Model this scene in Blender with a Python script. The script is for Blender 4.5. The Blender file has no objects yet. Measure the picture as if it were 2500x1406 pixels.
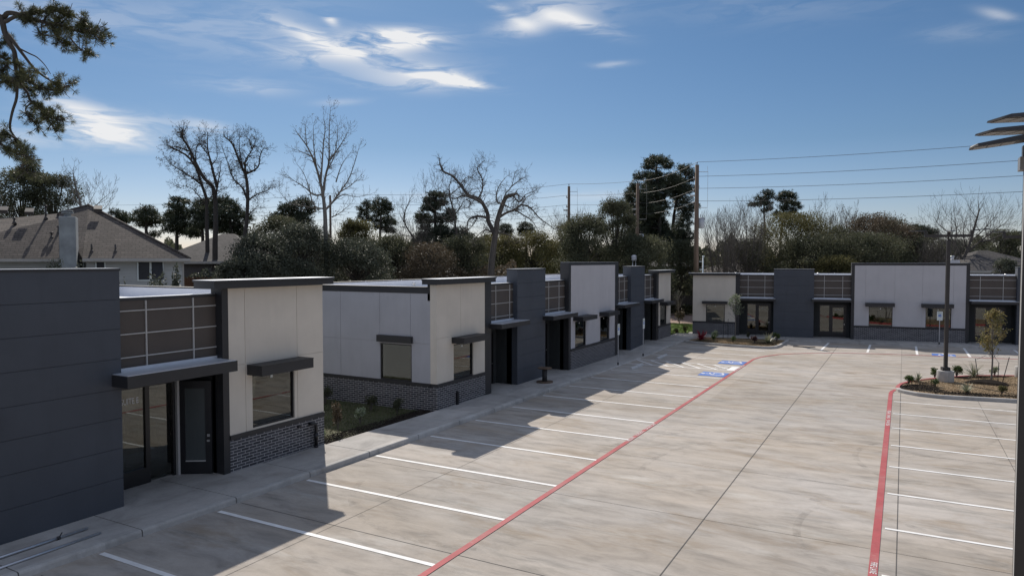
import bpy, math, random
import numpy as np
from mathutils import Vector, Matrix
R = math.radians
SC = bpy.context.scene
COL = SC.collection
# ------------------------------------------------------------------ camera
CAMZ = 5.95
cam = bpy.data.cameras.new("camera"); camo = bpy.data.objects.new("camera", cam); COL.objects.link(camo)
camo.location = (0, 0, CAMZ); camo.rotation_euler = (R(90 - 2.19), 0, R(29.0))
cam.sensor_width = 36; cam.lens = 24.84; cam.clip_end = 6000; cam.clip_start = 0.05
SC.camera = camo
SC.render.resolution_x = 1024; SC.render.resolution_y = 575
# ------------------------------------------------------------------ light
SUN_EL = 41.0
sun = bpy.data.lights.new("sun", 'SUN'); sun.energy = 4.4; sun.angle = R(0.53); sun.color = (1.0, 0.93, 0.84)
suno = bpy.data.objects.new("sun", sun); COL.objects.link(suno)
sd = Vector((-math.cos(R(SUN_EL)) * .707, math.cos(R(SUN_EL)) * .707, math.sin(R(SUN_EL))))   # towards the sun
suno.rotation_euler = sd.to_track_quat('Z', 'Y').to_euler(); suno.location = (0, 0, 60)
SC.view_settings.view_transform = 'Standard'; SC.view_settings.look = 'None'
SC.view_settings.gamma = 1; SC.view_settings.exposure = 0.10
# ------------------------------------------------------------------ sky
W = bpy.data.worlds.new("World"); SC.world = W; W.use_nodes = True
wt = W.node_tree; wt.nodes.clear()
def wn(t, **k):
    n = wt.nodes.new(t)
    for a, b in k.items(): setattr(n, a, b)
    return n
def wl(a, b): wt.links.new(a, b)
def wmath(op, a, b=None, c=None, clamp=False):
    n = wn('ShaderNodeMath', operation=op); n.use_clamp = clamp
    for i, x in enumerate((a, b, c)):
        if x is None: continue
        if isinstance(x, (int, float)): n.inputs[i].default_value = x
        else: wl(x, n.inputs[i])
    return n.outputs[0]
wout = wn('ShaderNodeOutputWorld'); wbg = wn('ShaderNodeBackground'); wl(wbg.outputs[0], wout.inputs[0])
sky = wn('ShaderNodeTexSky'); sky.sky_type = 'NISHITA'; sky.sun_disc = False
sky.sun_elevation = R(SUN_EL); sky.sun_rotation = R(-45)
sky.air_density = 1.0; sky.dust_density = 0.4; sky.ozone_density = 2.6
wbg.inputs[1].default_value = 0.085
tc = wn('ShaderNodeTexCoord')
hr = wn('ShaderNodeVectorRotate', rotation_type='Z_AXIS'); hr.inputs['Angle'].default_value = R(-29)
wl(tc.outputs['Generated'], hr.inputs['Vector'])
sep = wn('ShaderNodeSeparateXYZ'); wl(hr.outputs[0], sep.inputs[0])
az = wmath('ARCTAN2', sep.outputs[0], sep.outputs[1]); el = wmath('ARCSINE', sep.outputs[2])
# wispy cirrus: noise stretched along the wind
comb = wn('ShaderNodeCombineXYZ'); wl(wmath('MULTIPLY', az, 5.0), comb.inputs[0]); wl(wmath('MULTIPLY', el, 26.0), comb.inputs[1])
wob = wn('ShaderNodeTexNoise'); wob.inputs['Scale'].default_value = 1.2; wob.inputs['Detail'].default_value = 3
wl(comb.outputs[0], wob.inputs['Vector'])
va = wn('ShaderNodeVectorMath', operation='MULTIPLY_ADD'); wl(wob.outputs['Color'], va.inputs[0]); va.inputs[1].default_value = (1.5, 1.9, 0); wl(comb.outputs[0], va.inputs[2])
n1 = wn('ShaderNodeTexNoise'); n1.inputs['Scale'].default_value = 2.1; n1.inputs['Detail'].default_value = 9; n1.inputs['Roughness'].default_value = .6
wl(va.outputs[0], n1.inputs['Vector'])
wisp = n1.outputs['Fac']
def px_ae(u, v):
    x = (u - 1250) / 1725.; y = -(v - 703) / 1725.; p = R(2.19)
    X, Y, Z = x, math.cos(p) + y * math.sin(p), -math.sin(p) + y * math.cos(p)
    return math.atan2(X, Y), math.atan2(Z, math.hypot(X, Y))
CL = [  # u, v, half width, half height, tilt, strength
 (905, 108, 150, 24, -.10, 1.25), (985, 90, 75, 17, .0, 1.0), (760, 90, 90, 16, .28, .7), (805, 46, 17, 11, .4, 1.0),
 (1060, 182, 80, 15, .12, 1.1), (1130, 203, 75, 9, .16, 1.2), (1000, 200, 130, 22, .05, .6), (900, 150, 240, 28, .02, .42),
 (1290, 62, 80, 22, -.15, .8), (1410, 55, 90, 16, .28, .85), (1230, 28, 60, 14, .5, .55), (1380, 10, 120, 30, .1, .45),
 (600, 212, 110, 18, 0., .45), (195, 275, 85, 24, .3, .8), (235, 315, 100, 24, .05, 1.0), (130, 335, 150, 20, 0, .6), (330, 285, 120, 14, .1, .3),
 (1492, 158, 55, 7, -.03, .45), (2435, 36, 34, 10, .4, .5), (2350, 80, 90, 18, .1, .22), (505, 308, 50, 14, .1, .45),
 (420, 60, 330, 50, .05, .22), (1480, 478, 150, 14, 0, .35), (1050, 480, 160, 9, 0, .28), (830, 250, 60, 8, -.1, .35),
 (60, 30, 200, 40, .1, .3), (1900, 15, 300, 40, .05, .18), (350, 330, 160, 60, 0, .12), (650, 30, 200, 40, -.1, .2)]
tot = None
for (u, v, hu, hv, tl, s) in CL:
    a0, e0 = px_ae(u, v); sa = hu / 1725. * .9; se = hv / 1725. * .95
    da = wmath('SUBTRACT', az, a0); de = wmath('SUBTRACT', el, e0)
    de2 = wmath('MULTIPLY_ADD', da, tl, de)
    qa = wmath('MULTIPLY', da, 1 / sa); qe = wmath('MULTIPLY', de2, 1 / se)
    q = wmath('ADD', wmath('MULTIPLY', qa, qa), wmath('MULTIPLY', qe, qe))
    g = wmath('MULTIPLY', wmath('EXPONENT', wmath('MULTIPLY', q, -.8)), s)
    tot = g if tot is None else wmath('ADD', tot, g)
m = wmath('MULTIPLY', tot, wmath('MULTIPLY', wmath('SUBTRACT', wisp, .33), 4.2, clamp=True))
m = wmath('MULTIPLY', wmath('MULTIPLY', wmath('POWER', m, 1.3), .90), 1.0, clamp=True)
tint = wn('ShaderNodeMix', data_type='RGBA', blend_type='MULTIPLY'); tint.inputs[0].default_value = 1
tr_ = wn('ShaderNodeValToRGB'); wl(wmath('MULTIPLY', el, 1.4, clamp=True), tr_.inputs[0])
tr_.color_ramp.elements[0].color = (.84, .82, 1.0, 1); tr_.color_ramp.elements[1].color = (.41, .60, .72, 1); tr_.color_ramp.elements[1].position = .62
e_ = tr_.color_ramp.elements.new(.22); e_.color = (.50, .61, .73, 1)
wl(sky.outputs[0], tint.inputs[6]); wl(tr_.outputs[0], tint.inputs[7])
mix = wn('ShaderNodeMix', data_type='RGBA'); wl(m, mix.inputs[0]); wl(tint.outputs[2], mix.inputs[6]); mix.inputs[7].default_value = (9.2, 9.3, 9.5, 1)
# added fill: unseen pale cloud veil overhead and behind the camera, lifts the shade
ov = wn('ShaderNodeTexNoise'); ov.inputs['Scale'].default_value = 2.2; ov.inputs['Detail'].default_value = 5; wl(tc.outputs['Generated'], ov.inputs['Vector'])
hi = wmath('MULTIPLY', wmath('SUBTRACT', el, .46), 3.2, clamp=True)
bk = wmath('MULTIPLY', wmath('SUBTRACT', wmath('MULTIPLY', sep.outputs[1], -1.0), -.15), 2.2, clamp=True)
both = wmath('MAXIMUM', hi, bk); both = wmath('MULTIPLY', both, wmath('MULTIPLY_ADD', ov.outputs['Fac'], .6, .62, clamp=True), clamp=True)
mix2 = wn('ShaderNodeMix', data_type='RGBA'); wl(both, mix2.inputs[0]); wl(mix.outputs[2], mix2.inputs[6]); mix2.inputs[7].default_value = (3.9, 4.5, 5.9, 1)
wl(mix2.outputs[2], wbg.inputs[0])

# ------------------------------------------------------------------ image <-> world helper (photo pixels, camera depth)
_p = R(2.19); _y = R(29.0)
FW = np.array([-math.sin(_y) * math.cos(_p), math.cos(_y) * math.cos(_p), -math.sin(_p)])
RT = np.array([math.cos(_y), math.sin(_y), 0.]); UP = np.cross(RT, FW)
def P(u, v, d):
    """world point seen at photo pixel u,v at camera depth d"""
    return np.array([0, 0, CAMZ]) + d * (FW + (u - 1250) / 1725. * RT - (v - 703) / 1725. * UP)
def zat(v, d): return P(1250, v, d)[2]
# ------------------------------------------------------------------ materials
MATS = {}
def nodes(name):
    m = bpy.data.materials.new(name); m.use_nodes = True
    nt = m.node_tree; b = nt.nodes['Principled BSDF']
    return m, nt, b
def noise(nt, scale, detail=4, rough=.5, vec=None, dist=0):
    n = nt.nodes.new('ShaderNodeTexNoise'); n.inputs['Scale'].default_value = scale; n.inputs['Detail'].default_value = detail
    n.inputs['Roughness'].default_value = rough; n.inputs['Distortion'].default_value = dist
    if vec is not None: nt.links.new(vec, n.inputs['Vector'])
    return n.outputs['Fac']
def coord(nt, scale=(1, 1, 1), rot=(0, 0, 0), kind='Object'):
    t = nt.nodes.new('ShaderNodeTexCoord'); mp = nt.nodes.new('ShaderNodeMapping')
    mp.inputs['Scale'].default_value = scale; mp.inputs['Rotation'].default_value = rot
    nt.links.new(t.outputs[kind], mp.inputs['Vector']); return mp.outputs[0]
def ramp(nt, fac, stops):
    r = nt.nodes.new('ShaderNodeValToRGB'); e = r.color_ramp.elements
    while len(e) < len(stops): e.new(.5)
    for i, (p, c) in enumerate(stops):
        e[i].position = p; e[i].color = (*c, 1) if len(c) == 3 else c
    nt.links.new(fac, r.inputs[0]); return r.outputs[0]
def cmix(nt, fac, a, b, mode='MIX'):
    m = nt.nodes.new('ShaderNodeMix'); m.data_type = 'RGBA'; m.blend_type = mode
    for i, x in ((0, fac), (6, a), (7, b)):
        if isinstance(x, (int, float)): m.inputs[i].default_value = x
        elif isinstance(x, tuple): m.inputs[i].default_value = (*x, 1) if len(x) == 3 else x
        else: nt.links.new(x, m.inputs[i])
    return m.outputs[2]
def bump(nt, b, h, strength=.3, dist=.01):
    n = nt.nodes.new('ShaderNodeBump'); n.inputs['Strength'].default_value = strength; n.inputs['Distance'].default_value = dist
    nt.links.new(h, n.inputs['Height']); nt.links.new(n.outputs[0], b.inputs['Normal'])
def sc(c, k): return tuple(x * k for x in c)
def mat(name, col, rough=.7, var=.12, scale=2., metal=0., bumpk=0., bs=40., vscale=(1, 1, 1), spec=None, streaks=0):
    if name in MATS: return MATS[name]
    m, nt, b = nodes(name); v = coord(nt, vscale)
    c = ramp(nt, noise(nt, scale, 6, .6, v), [(.3, sc(col, 1 - var)), (.7, sc(col, 1 + var))])
    nt.links.new(c, b.inputs['Base Color']); b.inputs['Roughness'].default_value = rough; b.inputs['Metallic'].default_value = metal
    if spec is not None: b.inputs['Specular IOR Level'].default_value = spec
    if streaks:
        c = cmix(nt, ramp(nt, noise(nt, 1.3, 6, .7, coord(nt, (1.5, 1.5, .25))), [(.50, (0, 0, 0)), (.74, (streaks,) * 3)]), c, sc(col, .70))
        c = cmix(nt, ramp(nt, noise(nt, .9, 5, .6, coord(nt)), [(.5, (0, 0, 0)), (.75, (streaks * .7,) * 3)]), c, sc(col, 1.12)); nt.links.new(c, b.inputs['Base Color'])
    if bumpk: bump(nt, b, noise(nt, bs, 3, .6, v), bumpk, .004)
    MATS[name] = m; return m
def concrete(name, base, warm, streak=(.35, 3.2, 1), blot=.22, stain=.68):
    m, nt, b = nodes(name); g = coord(nt)
    st = noise(nt, 1.0, 8, .66, coord(nt, streak), .5); bl = noise(nt, blot, 6, .6, coord(nt, (.7, 1.3, 1)), .3)
    fine = noise(nt, 16, 4, .7, coord(nt, (.7, 2.0, 1))); sp = noise(nt, .42, 8, .68, coord(nt, (.8, 2.0, 1)), .6)
    c = ramp(nt, st, [(.25, sc(base, .60)), (.5, base), (.75, sc(base, 1.24))])
    c = cmix(nt, ramp(nt, bl, [(.35, (0, 0, 0)), (.62, (1, 1, 1))]), c, warm, 'MULTIPLY')
    c = cmix(nt, ramp(nt, fine, [(.35, (0, 0, 0)), (.75, (.4, .4, .4))]), c, sc(base, .70), 'MIX')
    c = cmix(nt, ramp(nt, sp, [(.52, (0, 0, 0)), (.70, (stain,) * 3)]), c, (.26, .20, .14), 'MIX')
    sk = noise(nt, .8, 6, .72, coord(nt, (.35, 2.0, 1), (0, 0, .10)))
    c = cmix(nt, ramp(nt, sk, [(.55, (0, 0, 0)), (.70, (stain * .9,) * 3)]), c, (.17, .165, .15), 'MIX')
    pale = noise(nt, .5, 6, .7, coord(nt, (.5, 1.7, 1), (0, 0, -.08)))
    c = cmix(nt, ramp(nt, pale, [(.56, (0, 0, 0)), (.72, (.5, .5, .5))]), c, (.56, .55, .52), 'MIX')
    sb = nt.nodes.new('ShaderNodeTexBrick'); nt.links.new(coord(nt), sb.inputs['Vector']); sb.offset = 0; sb.inputs['Scale'].default_value = 1; sb.inputs['Brick Width'].default_value = 7.2; sb.inputs['Row Height'].default_value = 4.25
    sb.inputs['Mortar Size'].default_value = 0; sb.inputs['Color1'].default_value = (.90, .90, .89, 1); sb.inputs['Color2'].default_value = (1.10, 1.09, 1.07, 1); c = cmix(nt, 1., c, sb.outputs['Color'], 'MULTIPLY')
    vo = nt.nodes.new('ShaderNodeTexVoronoi'); vo.inputs['Scale'].default_value = 1.1; nt.links.new(coord(nt, (1, 1.2, 1)), vo.inputs['Vector'])
    dr = noise(nt, .35, 2, .5, coord(nt)); vd = nt.nodes.new('ShaderNodeMath'); vd.operation = 'ADD'; nt.links.new(vo.outputs['Distance'], vd.inputs[0]); nt.links.new(ramp(nt, dr, [(.5, (.2, .2, .2)), (.62, (0, 0, 0))]), vd.inputs[1])
    c = cmix(nt, ramp(nt, vd.outputs[0], [(.025, (.6, .6, .6)), (.06, (0, 0, 0))]), c, (.11, .10, .09), 'MIX')
    nt.links.new(c, b.inputs['Base Color']); b.inputs['Roughness'].default_value = .86; b.inputs['Specular IOR Level'].default_value = .25
    bump(nt, b, fine, .25, .004)
    MATS[name] = m; return m
LOT = concrete('lot_concrete', (.415, .385, .357), (.90, .85, .78), (.8, 2.0, 1))
WALK = concrete('walk_concrete', (.42, .405, .39), (.97, .95, .93), (1.2, .7, 1), .3, .2)
CURB = concrete('kerb_concrete', (.46, .45, .435), (.97, .95, .93), (1.2, 1.2, 1.2), .5, .15)
def brickmat():
    m, nt, b = nodes('dark_brick')
    t = nt.nodes.new('ShaderNodeTexCoord'); s = nt.nodes.new('ShaderNodeSeparateXYZ'); nt.links.new(t.outputs['Object'], s.inputs[0])
    a = nt.nodes.new('ShaderNodeMath'); nt.links.new(s.outputs[0], a.inputs[0]); nt.links.new(s.outputs[1], a.inputs[1])
    c = nt.nodes.new('ShaderNodeCombineXYZ'); nt.links.new(a.outputs[0], c.inputs[0]); nt.links.new(s.outputs[2], c.inputs[1])
    br = nt.nodes.new('ShaderNodeTexBrick'); nt.links.new(c.outputs[0], br.inputs['Vector'])
    br.inputs['Scale'].default_value = 1; br.inputs['Brick Width'].default_value = .27; br.inputs['Row Height'].default_value = .082
    br.inputs['Mortar Size'].default_value = .0085; br.inputs['Mortar Smooth'].default_value = .15; br.inputs['Bias'].default_value = -.1
    br.inputs['Color1'].default_value = (.030, .031, .037, 1); br.inputs['Color2'].default_value = (.085, .086, .095, 1); br.inputs['Mortar'].default_value = (.40, .39, .39, 1)
    n = noise(nt, 30, 4, .6, c.outputs[0])
    col = cmix(nt, .5, br.outputs['Color'], ramp(nt, n, [(.3, (.75, .75, .75)), (.7, (1.25, 1.22, 1.2))]), 'MULTIPLY')
    nt.links.new(col, b.inputs['Base Color']); b.inputs['Roughness'].default_value = .75
    inv = nt.nodes.new('ShaderNodeMath'); inv.operation = 'SUBTRACT'; inv.inputs[0].default_value = 1; nt.links.new(br.outputs['Fac'], inv.inputs[1])
    bump(nt, b, inv.outputs[0], .6, .008); MATS['dark_brick'] = m; return m
BRICK = brickmat()
CREAM = mat('cream_stucco', (.66, .60, .51), .85, .05, .9, bumpk=.4, bs=45, streaks=.26)
WHITE = mat('pale_grey_stucco', (.50, .49, .50), .8, .05, .8, bumpk=.4, bs=45, streaks=.26)
SIDE = mat('side_grey_stucco', (.42, .42, .44), .85, .06, .8, bumpk=.4, bs=45, streaks=.26)
NAVY = mat('charcoal_blue_panel', (.055, .063, .078), .6, .10, .7, bumpk=.25, bs=35, streaks=.55)
DARK = mat('charcoal_metal', (.024, .024, .026), .5, .12, 1.5)
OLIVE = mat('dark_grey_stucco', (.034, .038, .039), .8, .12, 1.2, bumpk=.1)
TAN = mat('bronze_panel', (.072, .058, .049), .55, .10, 1.3)
STRIP = mat('pale_metal_strip', (.42, .41, .39), .45, .05, 3)
COPE = mat('light_coping', (.62, .64, .68), .35, .05, 2, metal=.3)
ROOFW = mat('white_roof_membrane', (.78, .79, .82), .6, .05, .6)
BLACK = mat('black_frame', (.014, .014, .016), .35, .2, 3)
SILVER = mat('brushed_steel', (.6, .6, .6), .3, .06, 8, metal=1)
def worn(name, col, under, amt=.5):
    m, nt, b = nodes(name); c = ramp(nt, noise(nt, 2.2, 6, .6, coord(nt)), [(.3, sc(col, .84)), (.7, sc(col, 1.1))])
    k = ramp(nt, noise(nt, 3.2, 8, .75, coord(nt, (1, 1.6, 1))), [(.56, (0, 0, 0)), (.72, (amt,) * 3)]); k2 = ramp(nt, noise(nt, .5, 4, .6, coord(nt)), [(.45, (0, 0, 0)), (.75, (amt * .6,) * 3)])
    c = cmix(nt, k, c, under); c = cmix(nt, k2, c, under); nt.links.new(c, b.inputs['Base Color']); b.inputs['Roughness'].default_value = .75; MATS[name] = m; return m
PAINTW = worn('white_road_paint', (.80, .79, .77), (.45, .42, .39), .22); PAINTR = worn('red_road_paint', (.38, .066, .072), (.42, .30, .27), .5)
PAINTB = mat('blue_road_paint', (.055, .15, .46), .7, .12, 2)
JOINT = mat('joint_sealant', (.085, .08, .075), .9, .3, 2)
POLE = mat('bronze_pole_paint', (.030, .026, .024), .45, .15, 2)
SIGNW = mat('sign_white', (.70, .75, .74), .5, .04, 3)
WOODP = mat('weathered_pole_wood', (.15, .105, .075), .9, .25, 3, vscale=(3, 3, .3), bumpk=.3, bs=12)
BARK = mat('grey_brown_bark', (.095, .082, .070), .9, .3, 4, vscale=(3, 3, .6), bumpk=.5, bs=12)
BARKD = mat('dark_bark', (.055, .047, .040), .9, .3, 4, vscale=(3, 3, .6))
BARKL = mat('pale_bark', (.17, .155, .135), .9, .25, 4, vscale=(3, 3, .6))
MULCH = mat('dark_mulch', (.020, .016, .013), 1.0, .5, 9, bumpk=.4, bs=25, spec=.05)
def glassmat(name='window_glass', tint=(.42, .44, .42), fac=.13):
    m, nt, b = nodes(name); nt.nodes.remove(b)
    tr = nt.nodes.new('ShaderNodeBsdfTransparent'); tr.inputs[0].default_value = (*tint, 1)
    gl = nt.nodes.new('ShaderNodeBsdfGlossy'); gl.inputs['Roughness'].default_value = .015; gl.inputs[0].default_value = (.85, .88, .86, 1)
    fr = nt.nodes.new('ShaderNodeFresnel'); fr.inputs[0].default_value = 1.5
    md = nt.nodes.new('ShaderNodeMath'); md.operation = 'MULTIPLY_ADD'; nt.links.new(fr.outputs[0], md.inputs[0]); md.inputs[1].default_value = .9; md.inputs[2].default_value = fac - .05; md.use_clamp = True
    nz = nt.nodes.new('ShaderNodeBump'); nz.inputs['Strength'].default_value = .02; nz.inputs['Distance'].default_value = .02
    nt.links.new(noise(nt, 1.2, 1, .4, coord(nt)), nz.inputs['Height']); nt.links.new(nz.outputs[0], gl.inputs['Normal'])
    mx = nt.nodes.new('ShaderNodeMixShader'); nt.links.new(md.outputs[0], mx.inputs[0]); nt.links.new(tr.outputs[0], mx.inputs[1]); nt.links.new(gl.outputs[0], mx.inputs[2])
    nt.links.new(mx.outputs[0], nt.nodes['Material Output'].inputs[0]); MATS[name] = m; return m
GLASS = glassmat()
def leafmat(name, dark, light, scale=.5, rough=.5, spec=.5, trans=.25):
    if name in MATS: return MATS[name]
    m, nt, b = nodes(name); v = coord(nt)
    n = noise(nt, scale, 3, .6, v); n2 = noise(nt, 9., 2, .7, v)
    c = cmix(nt, ramp(nt, n, [(.35, (0, 0, 0)), (.65, (1, 1, 1))]), dark, light)
    c = cmix(nt, .7, c, ramp(nt, n2, [(.3, (.5, .5, .5)), (.7, (1.5, 1.5, 1.45))]), 'MULTIPLY')
    nt.links.new(c, b.inputs['Base Color']); b.inputs['Roughness'].default_value = rough; b.inputs['Specular IOR Level'].default_value = spec
    tr = nt.nodes.new('ShaderNodeBsdfTranslucent'); nt.links.new(c, tr.inputs[0])
    mx = nt.nodes.new('ShaderNodeMixShader'); mx.inputs[0].default_value = trans
    nt.links.new(b.outputs[0], mx.inputs[1]); nt.links.new(tr.outputs[0], mx.inputs[2]); nt.links.new(mx.outputs[0], nt.nodes['Material Output'].inputs[0])
    MATS[name] = m; return m
L_PINE = leafmat('pine_needles', (.036, .046, .028), (.068, .080, .044), .8, .55, .4)
L_PINEN = leafmat('near_pine_needles', (.055, .065, .030), (.12, .12, .05), 1.2, .5, .4, .3)
L_OAK = leafmat('evergreen_oak_leaves', (.062, .070, .045), (.122, .124, .075), .35, .6, .15, .35)
L_OAKY = leafmat('yellow_green_leaves', (.085, .085, .036), (.155, .140, .062), .3, .6, .15, .4)
L_GLOSS = leafmat('glossy_dark_leaves', (.062, .070, .052), (.115, .124, .090), .4, .52, .22, .3)
L_BROWN = leafmat('russet_leaves', (.095, .074, .050), (.145, .112, .072), .4, .6, .3)
L_DRY = leafmat('dry_oak_leaves', (.17, .17, .06), (.30, .235, .10), 2.5, .6, .3, .35)
L_GRN = leafmat('fresh_shrub_leaves', (.05, .085, .02), (.11, .15, .035), 3, .45, .5, .3)
L_BLADE = leafmat('grey_green_blades', (.17, .18, .11), (.38, .38, .27), 4, .5, .5, .2)
L_RED = leafmat('crimson_leaves', (.20, .015, .03), (.36, .04, .06), 4, .45, .5, .3)
L_PURP = leafmat('purple_leaves', (.05, .018, .022), (.12, .05, .05), 4, .5, .5, .2)
L_VAR = leafmat('variegated_leaves', (.11, .17, .05), (.42, .45, .34), 6, .45, .5, .3)
L_TWIG = mat('twig_haze', (.12, .105, .09), .9, .25, 2)
# ------------------------------------------------------------------ mesh builder
class MB:
    def __init__(s): s.v = []; s.f = []; s.m = []; s.mats = []; s.sm = []
    def mi(s, m):
        if m not in s.mats: s.mats.append(m)
        return s.mats.index(m)
    def poly(s, pts, m, faces=None, smooth=False):
        b = len(s.v); s.v.extend([tuple(map(float, p)) for p in pts]); k = s.mi(m)
        for f in (faces or [tuple(range(len(pts)))]):
            s.f.append(tuple(b + i for i in f)); s.m.append(k); s.sm.append(smooth)
        return s
    def box(s, x0, x1, y0, y1, z0, z1, m):
        p = [(x0, y0, z0), (x1, y0, z0), (x1, y1, z0), (x0, y1, z0), (x0, y0, z1), (x1, y0, z1), (x1, y1, z1), (x0, y1, z1)]
        return s.poly(p, m, [(3, 2, 1, 0), (4, 5, 6, 7), (0, 1, 5, 4), (1, 2, 6, 5), (2, 3, 7, 6), (3, 0, 4, 7)])
    def prism(s, base, z0, z1, m, mtop=None):
        n = len(base); b = [(x, y, (z0[i] if isinstance(z0, (list, tuple)) else z0)) for i, (x, y) in enumerate(base)]
        t = [(x, y, (z1[i] if isinstance(z1, (list, tuple)) else z1)) for i, (x, y) in enumerate(base)]
        s.poly(b + t, m, [tuple(reversed(range(n)))] + [(i, (i + 1) % n, (i + 1) % n + n, i + n) for i in range(n)])
        s.poly(t, mtop or m); return s
    def tube(s, pts, rad, m, n=6, cap=True):
        pts = [np.asarray(p, float) for p in pts]; b = len(s.v); k = s.mi(m); N = len(pts)
        if isinstance(rad, (int, float)): rad = [rad] * N
        ref = None
        for i, p in enumerate(pts):
            t = pts[min(i + 1, N - 1)] - pts[max(i - 1, 0)]; t = t / (np.linalg.norm(t) + 1e-9)
            if ref is None: ref = np.array([1., 0, 0]) if abs(t[0]) < .8 else np.array([0, 1., 0])
            a = ref - t * (ref @ t); a /= (np.linalg.norm(a) + 1e-9); c = np.cross(t, a); ref = a
            for j in range(n):
                q = 2 * math.pi * j / n; s.v.append(tuple(p + rad[i] * (math.cos(q) * a + math.sin(q) * c)))
        for i in range(N - 1):
            for j in range(n):
                s.f.append((b + i * n + j, b + i * n + (j + 1) % n, b + (i + 1) * n + (j + 1) % n, b + (i + 1) * n + j)); s.m.append(k); s.sm.append(n > 4)
        if cap:
            s.f.append(tuple(b + j for j in reversed(range(n)))); s.m.append(k); s.sm.append(False)
            s.f.append(tuple(b + (N - 1) * n + j for j in range(n))); s.m.append(k); s.sm.append(False)
        return s
    def cyl(s, x, y, z0, z1, r0, r1, m, n=20):
        return s.tube([(x, y, z0), (x, y, z1)], [r0, r1], m, n)
    def xf(s, M, start=0):
        for i in range(start, len(s.v)): s.v[i] = tuple(M @ Vector(s.v[i]))
        return s
    def build(s, name, parent=None, bevel=0):
        me = bpy.data.meshes.new(name); me.from_pydata(s.v, [], s.f)
        for m in s.mats: me.materials.append(m)
        me.polygons.foreach_set('material_index', s.m); me.polygons.foreach_set('use_smooth', s.sm); me.update()
        o = bpy.data.objects.new(name, me); COL.objects.link(o)
        if parent: o.parent = parent
        if bevel:
            b = o.modifiers.new('bevel', 'BEVEL'); b.width = bevel; b.segments = 2; b.limit_method = 'ANGLE'
        return o
def leaves(name, C, size, m, parent=None, rs=None, aspect=1.6, nrm=None, up=.0, fold=False):
    """one mesh of many leaf quads centred at C (N,3)"""
    rs = rs or np.random.RandomState(1); C = np.asarray(C, float); N = len(C)
    a = rs.normal(size=(N, 3)); a[:, 2] += up; a /= np.linalg.norm(a, axis=1)[:, None]
    if nrm is not None: a = nrm / (np.linalg.norm(nrm, axis=1)[:, None] + 1e-9)
    b = np.cross(a, rs.normal(size=(N, 3))); b /= (np.linalg.norm(b, axis=1)[:, None] + 1e-9)
    s = size * rs.uniform(.6, 1.35, N)[:, None]
    V = np.empty((N, 4, 3)); V[:, 0] = C - a * s * .5; V[:, 1] = C + b * s * .5 / aspect; V[:, 2] = C + a * s * .5; V[:, 3] = C - b * s * .5 / aspect
    me = bpy.data.meshes.new(name); me.vertices.add(4 * N); me.vertices.foreach_set('co', V.ravel())
    me.loops.add(4 * N); me.loops.foreach_set('vertex_index', np.arange(4 * N, dtype=np.int32))
    me.polygons.add(N); me.polygons.foreach_set('loop_start', np.arange(0, 4 * N, 4, dtype=np.int32))
    me.update(calc_edges=True); me.materials.append(m)
    o = bpy.data.objects.new(name, me); COL.objects.link(o)
    if parent: o.parent = parent
    return o
def tag(o, label=None, cat=None, group=None, kind=None):
    if label: o['label'] = label
    if cat: o['category'] = cat
    if group: o['group'] = group
    if kind: o['kind'] = kind
    return o
def thing(name, label, cat, loc=(0, 0, 0), rz=0, group=None):
    o = bpy.data.objects.new(name, None); COL.objects.link(o); o.location = loc; o.rotation_euler = (0, 0, rz)
    o.empty_display_size = .3
    return tag(o, label, cat, group)
def dup(root, loc, rz=0, label=None, scale=None):
    r = root.copy(); COL.objects.link(r); r.location = loc; r.rotation_euler = (0, 0, rz)
    if scale: r.scale = (scale,) * 3
    if label: r['label'] = label
    for ch in list(root.children):
        c = ch.copy(); COL.objects.link(c); c.parent = r
        for g in list(ch.children):
            d = g.copy(); COL.objects.link(d); d.parent = c
    return r
def text(body, size, m, parent=None, loc=(0, 0, 0), rot=(0, 0, 0), ext=.001, sx=1., name='lettering', align='CENTER', sp=1.0):
    cu = bpy.data.curves.new('t', 'FONT'); cu.body = body; cu.size = size; cu.extrude = ext; cu.align_x = align; cu.align_y = 'CENTER'; cu.space_character = sp
    t = bpy.data.objects.new('t', cu); COL.objects.link(t)
    dg = bpy.context.evaluated_depsgraph_get(); dg.update()
    me = bpy.data.meshes.new_from_object(t.evaluated_get(dg)); bpy.data.objects.remove(t)
    me.materials.clear(); me.materials.append(m)
    o = bpy.data.objects.new(name, me); COL.objects.link(o); o.location = loc; o.rotation_euler = rot; o.scale = (sx, 1, 1)
    if parent: o.parent = parent
    return o
# ================================================================== ground, lot, walks
def struct(o): o['kind'] = 'structure'; return o
def grassmat(name, a, b_, scale=.6):
    m, nt, b = nodes(name); v = coord(nt)
    c = cmix(nt, ramp(nt, noise(nt, scale, 5, .6, v), [(.35, (0, 0, 0)), (.65, (1, 1, 1))]), a, b_)
    c = cmix(nt, .8, c, ramp(nt, noise(nt, 25, 3, .7, v), [(.3, (.55, .55, .55)), (.7, (1.45, 1.45, 1.4))]), 'MULTIPLY')
    nt.links.new(c, b.inputs['Base Color']); b.inputs['Roughness'].default_value = .9; bump(nt, b, noise(nt, 30, 3, .7, v), .8, .03)
    MATS[name] = m; return m
GRASS = grassmat('lawn_grass', (.085, .15, .022), (.15, .21, .04))
WILD = grassmat('rough_grass', (.055, .06, .028), (.11, .10, .05), .15)
STRAW = grassmat('dormant_turf', (.20, .135, .075), (.28, .20, .12), 1.2)
DIRT = grassmat('bare_dirt', (.20, .135, .10), (.30, .21, .17), .8)
g = MB(); g.poly([(-2500, -2500, -.05), (2500, -2500, -.05), (2500, 2500, -.05), (-2500, 2500, -.05)], WILD)
struct(g.build('ground'))
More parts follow.
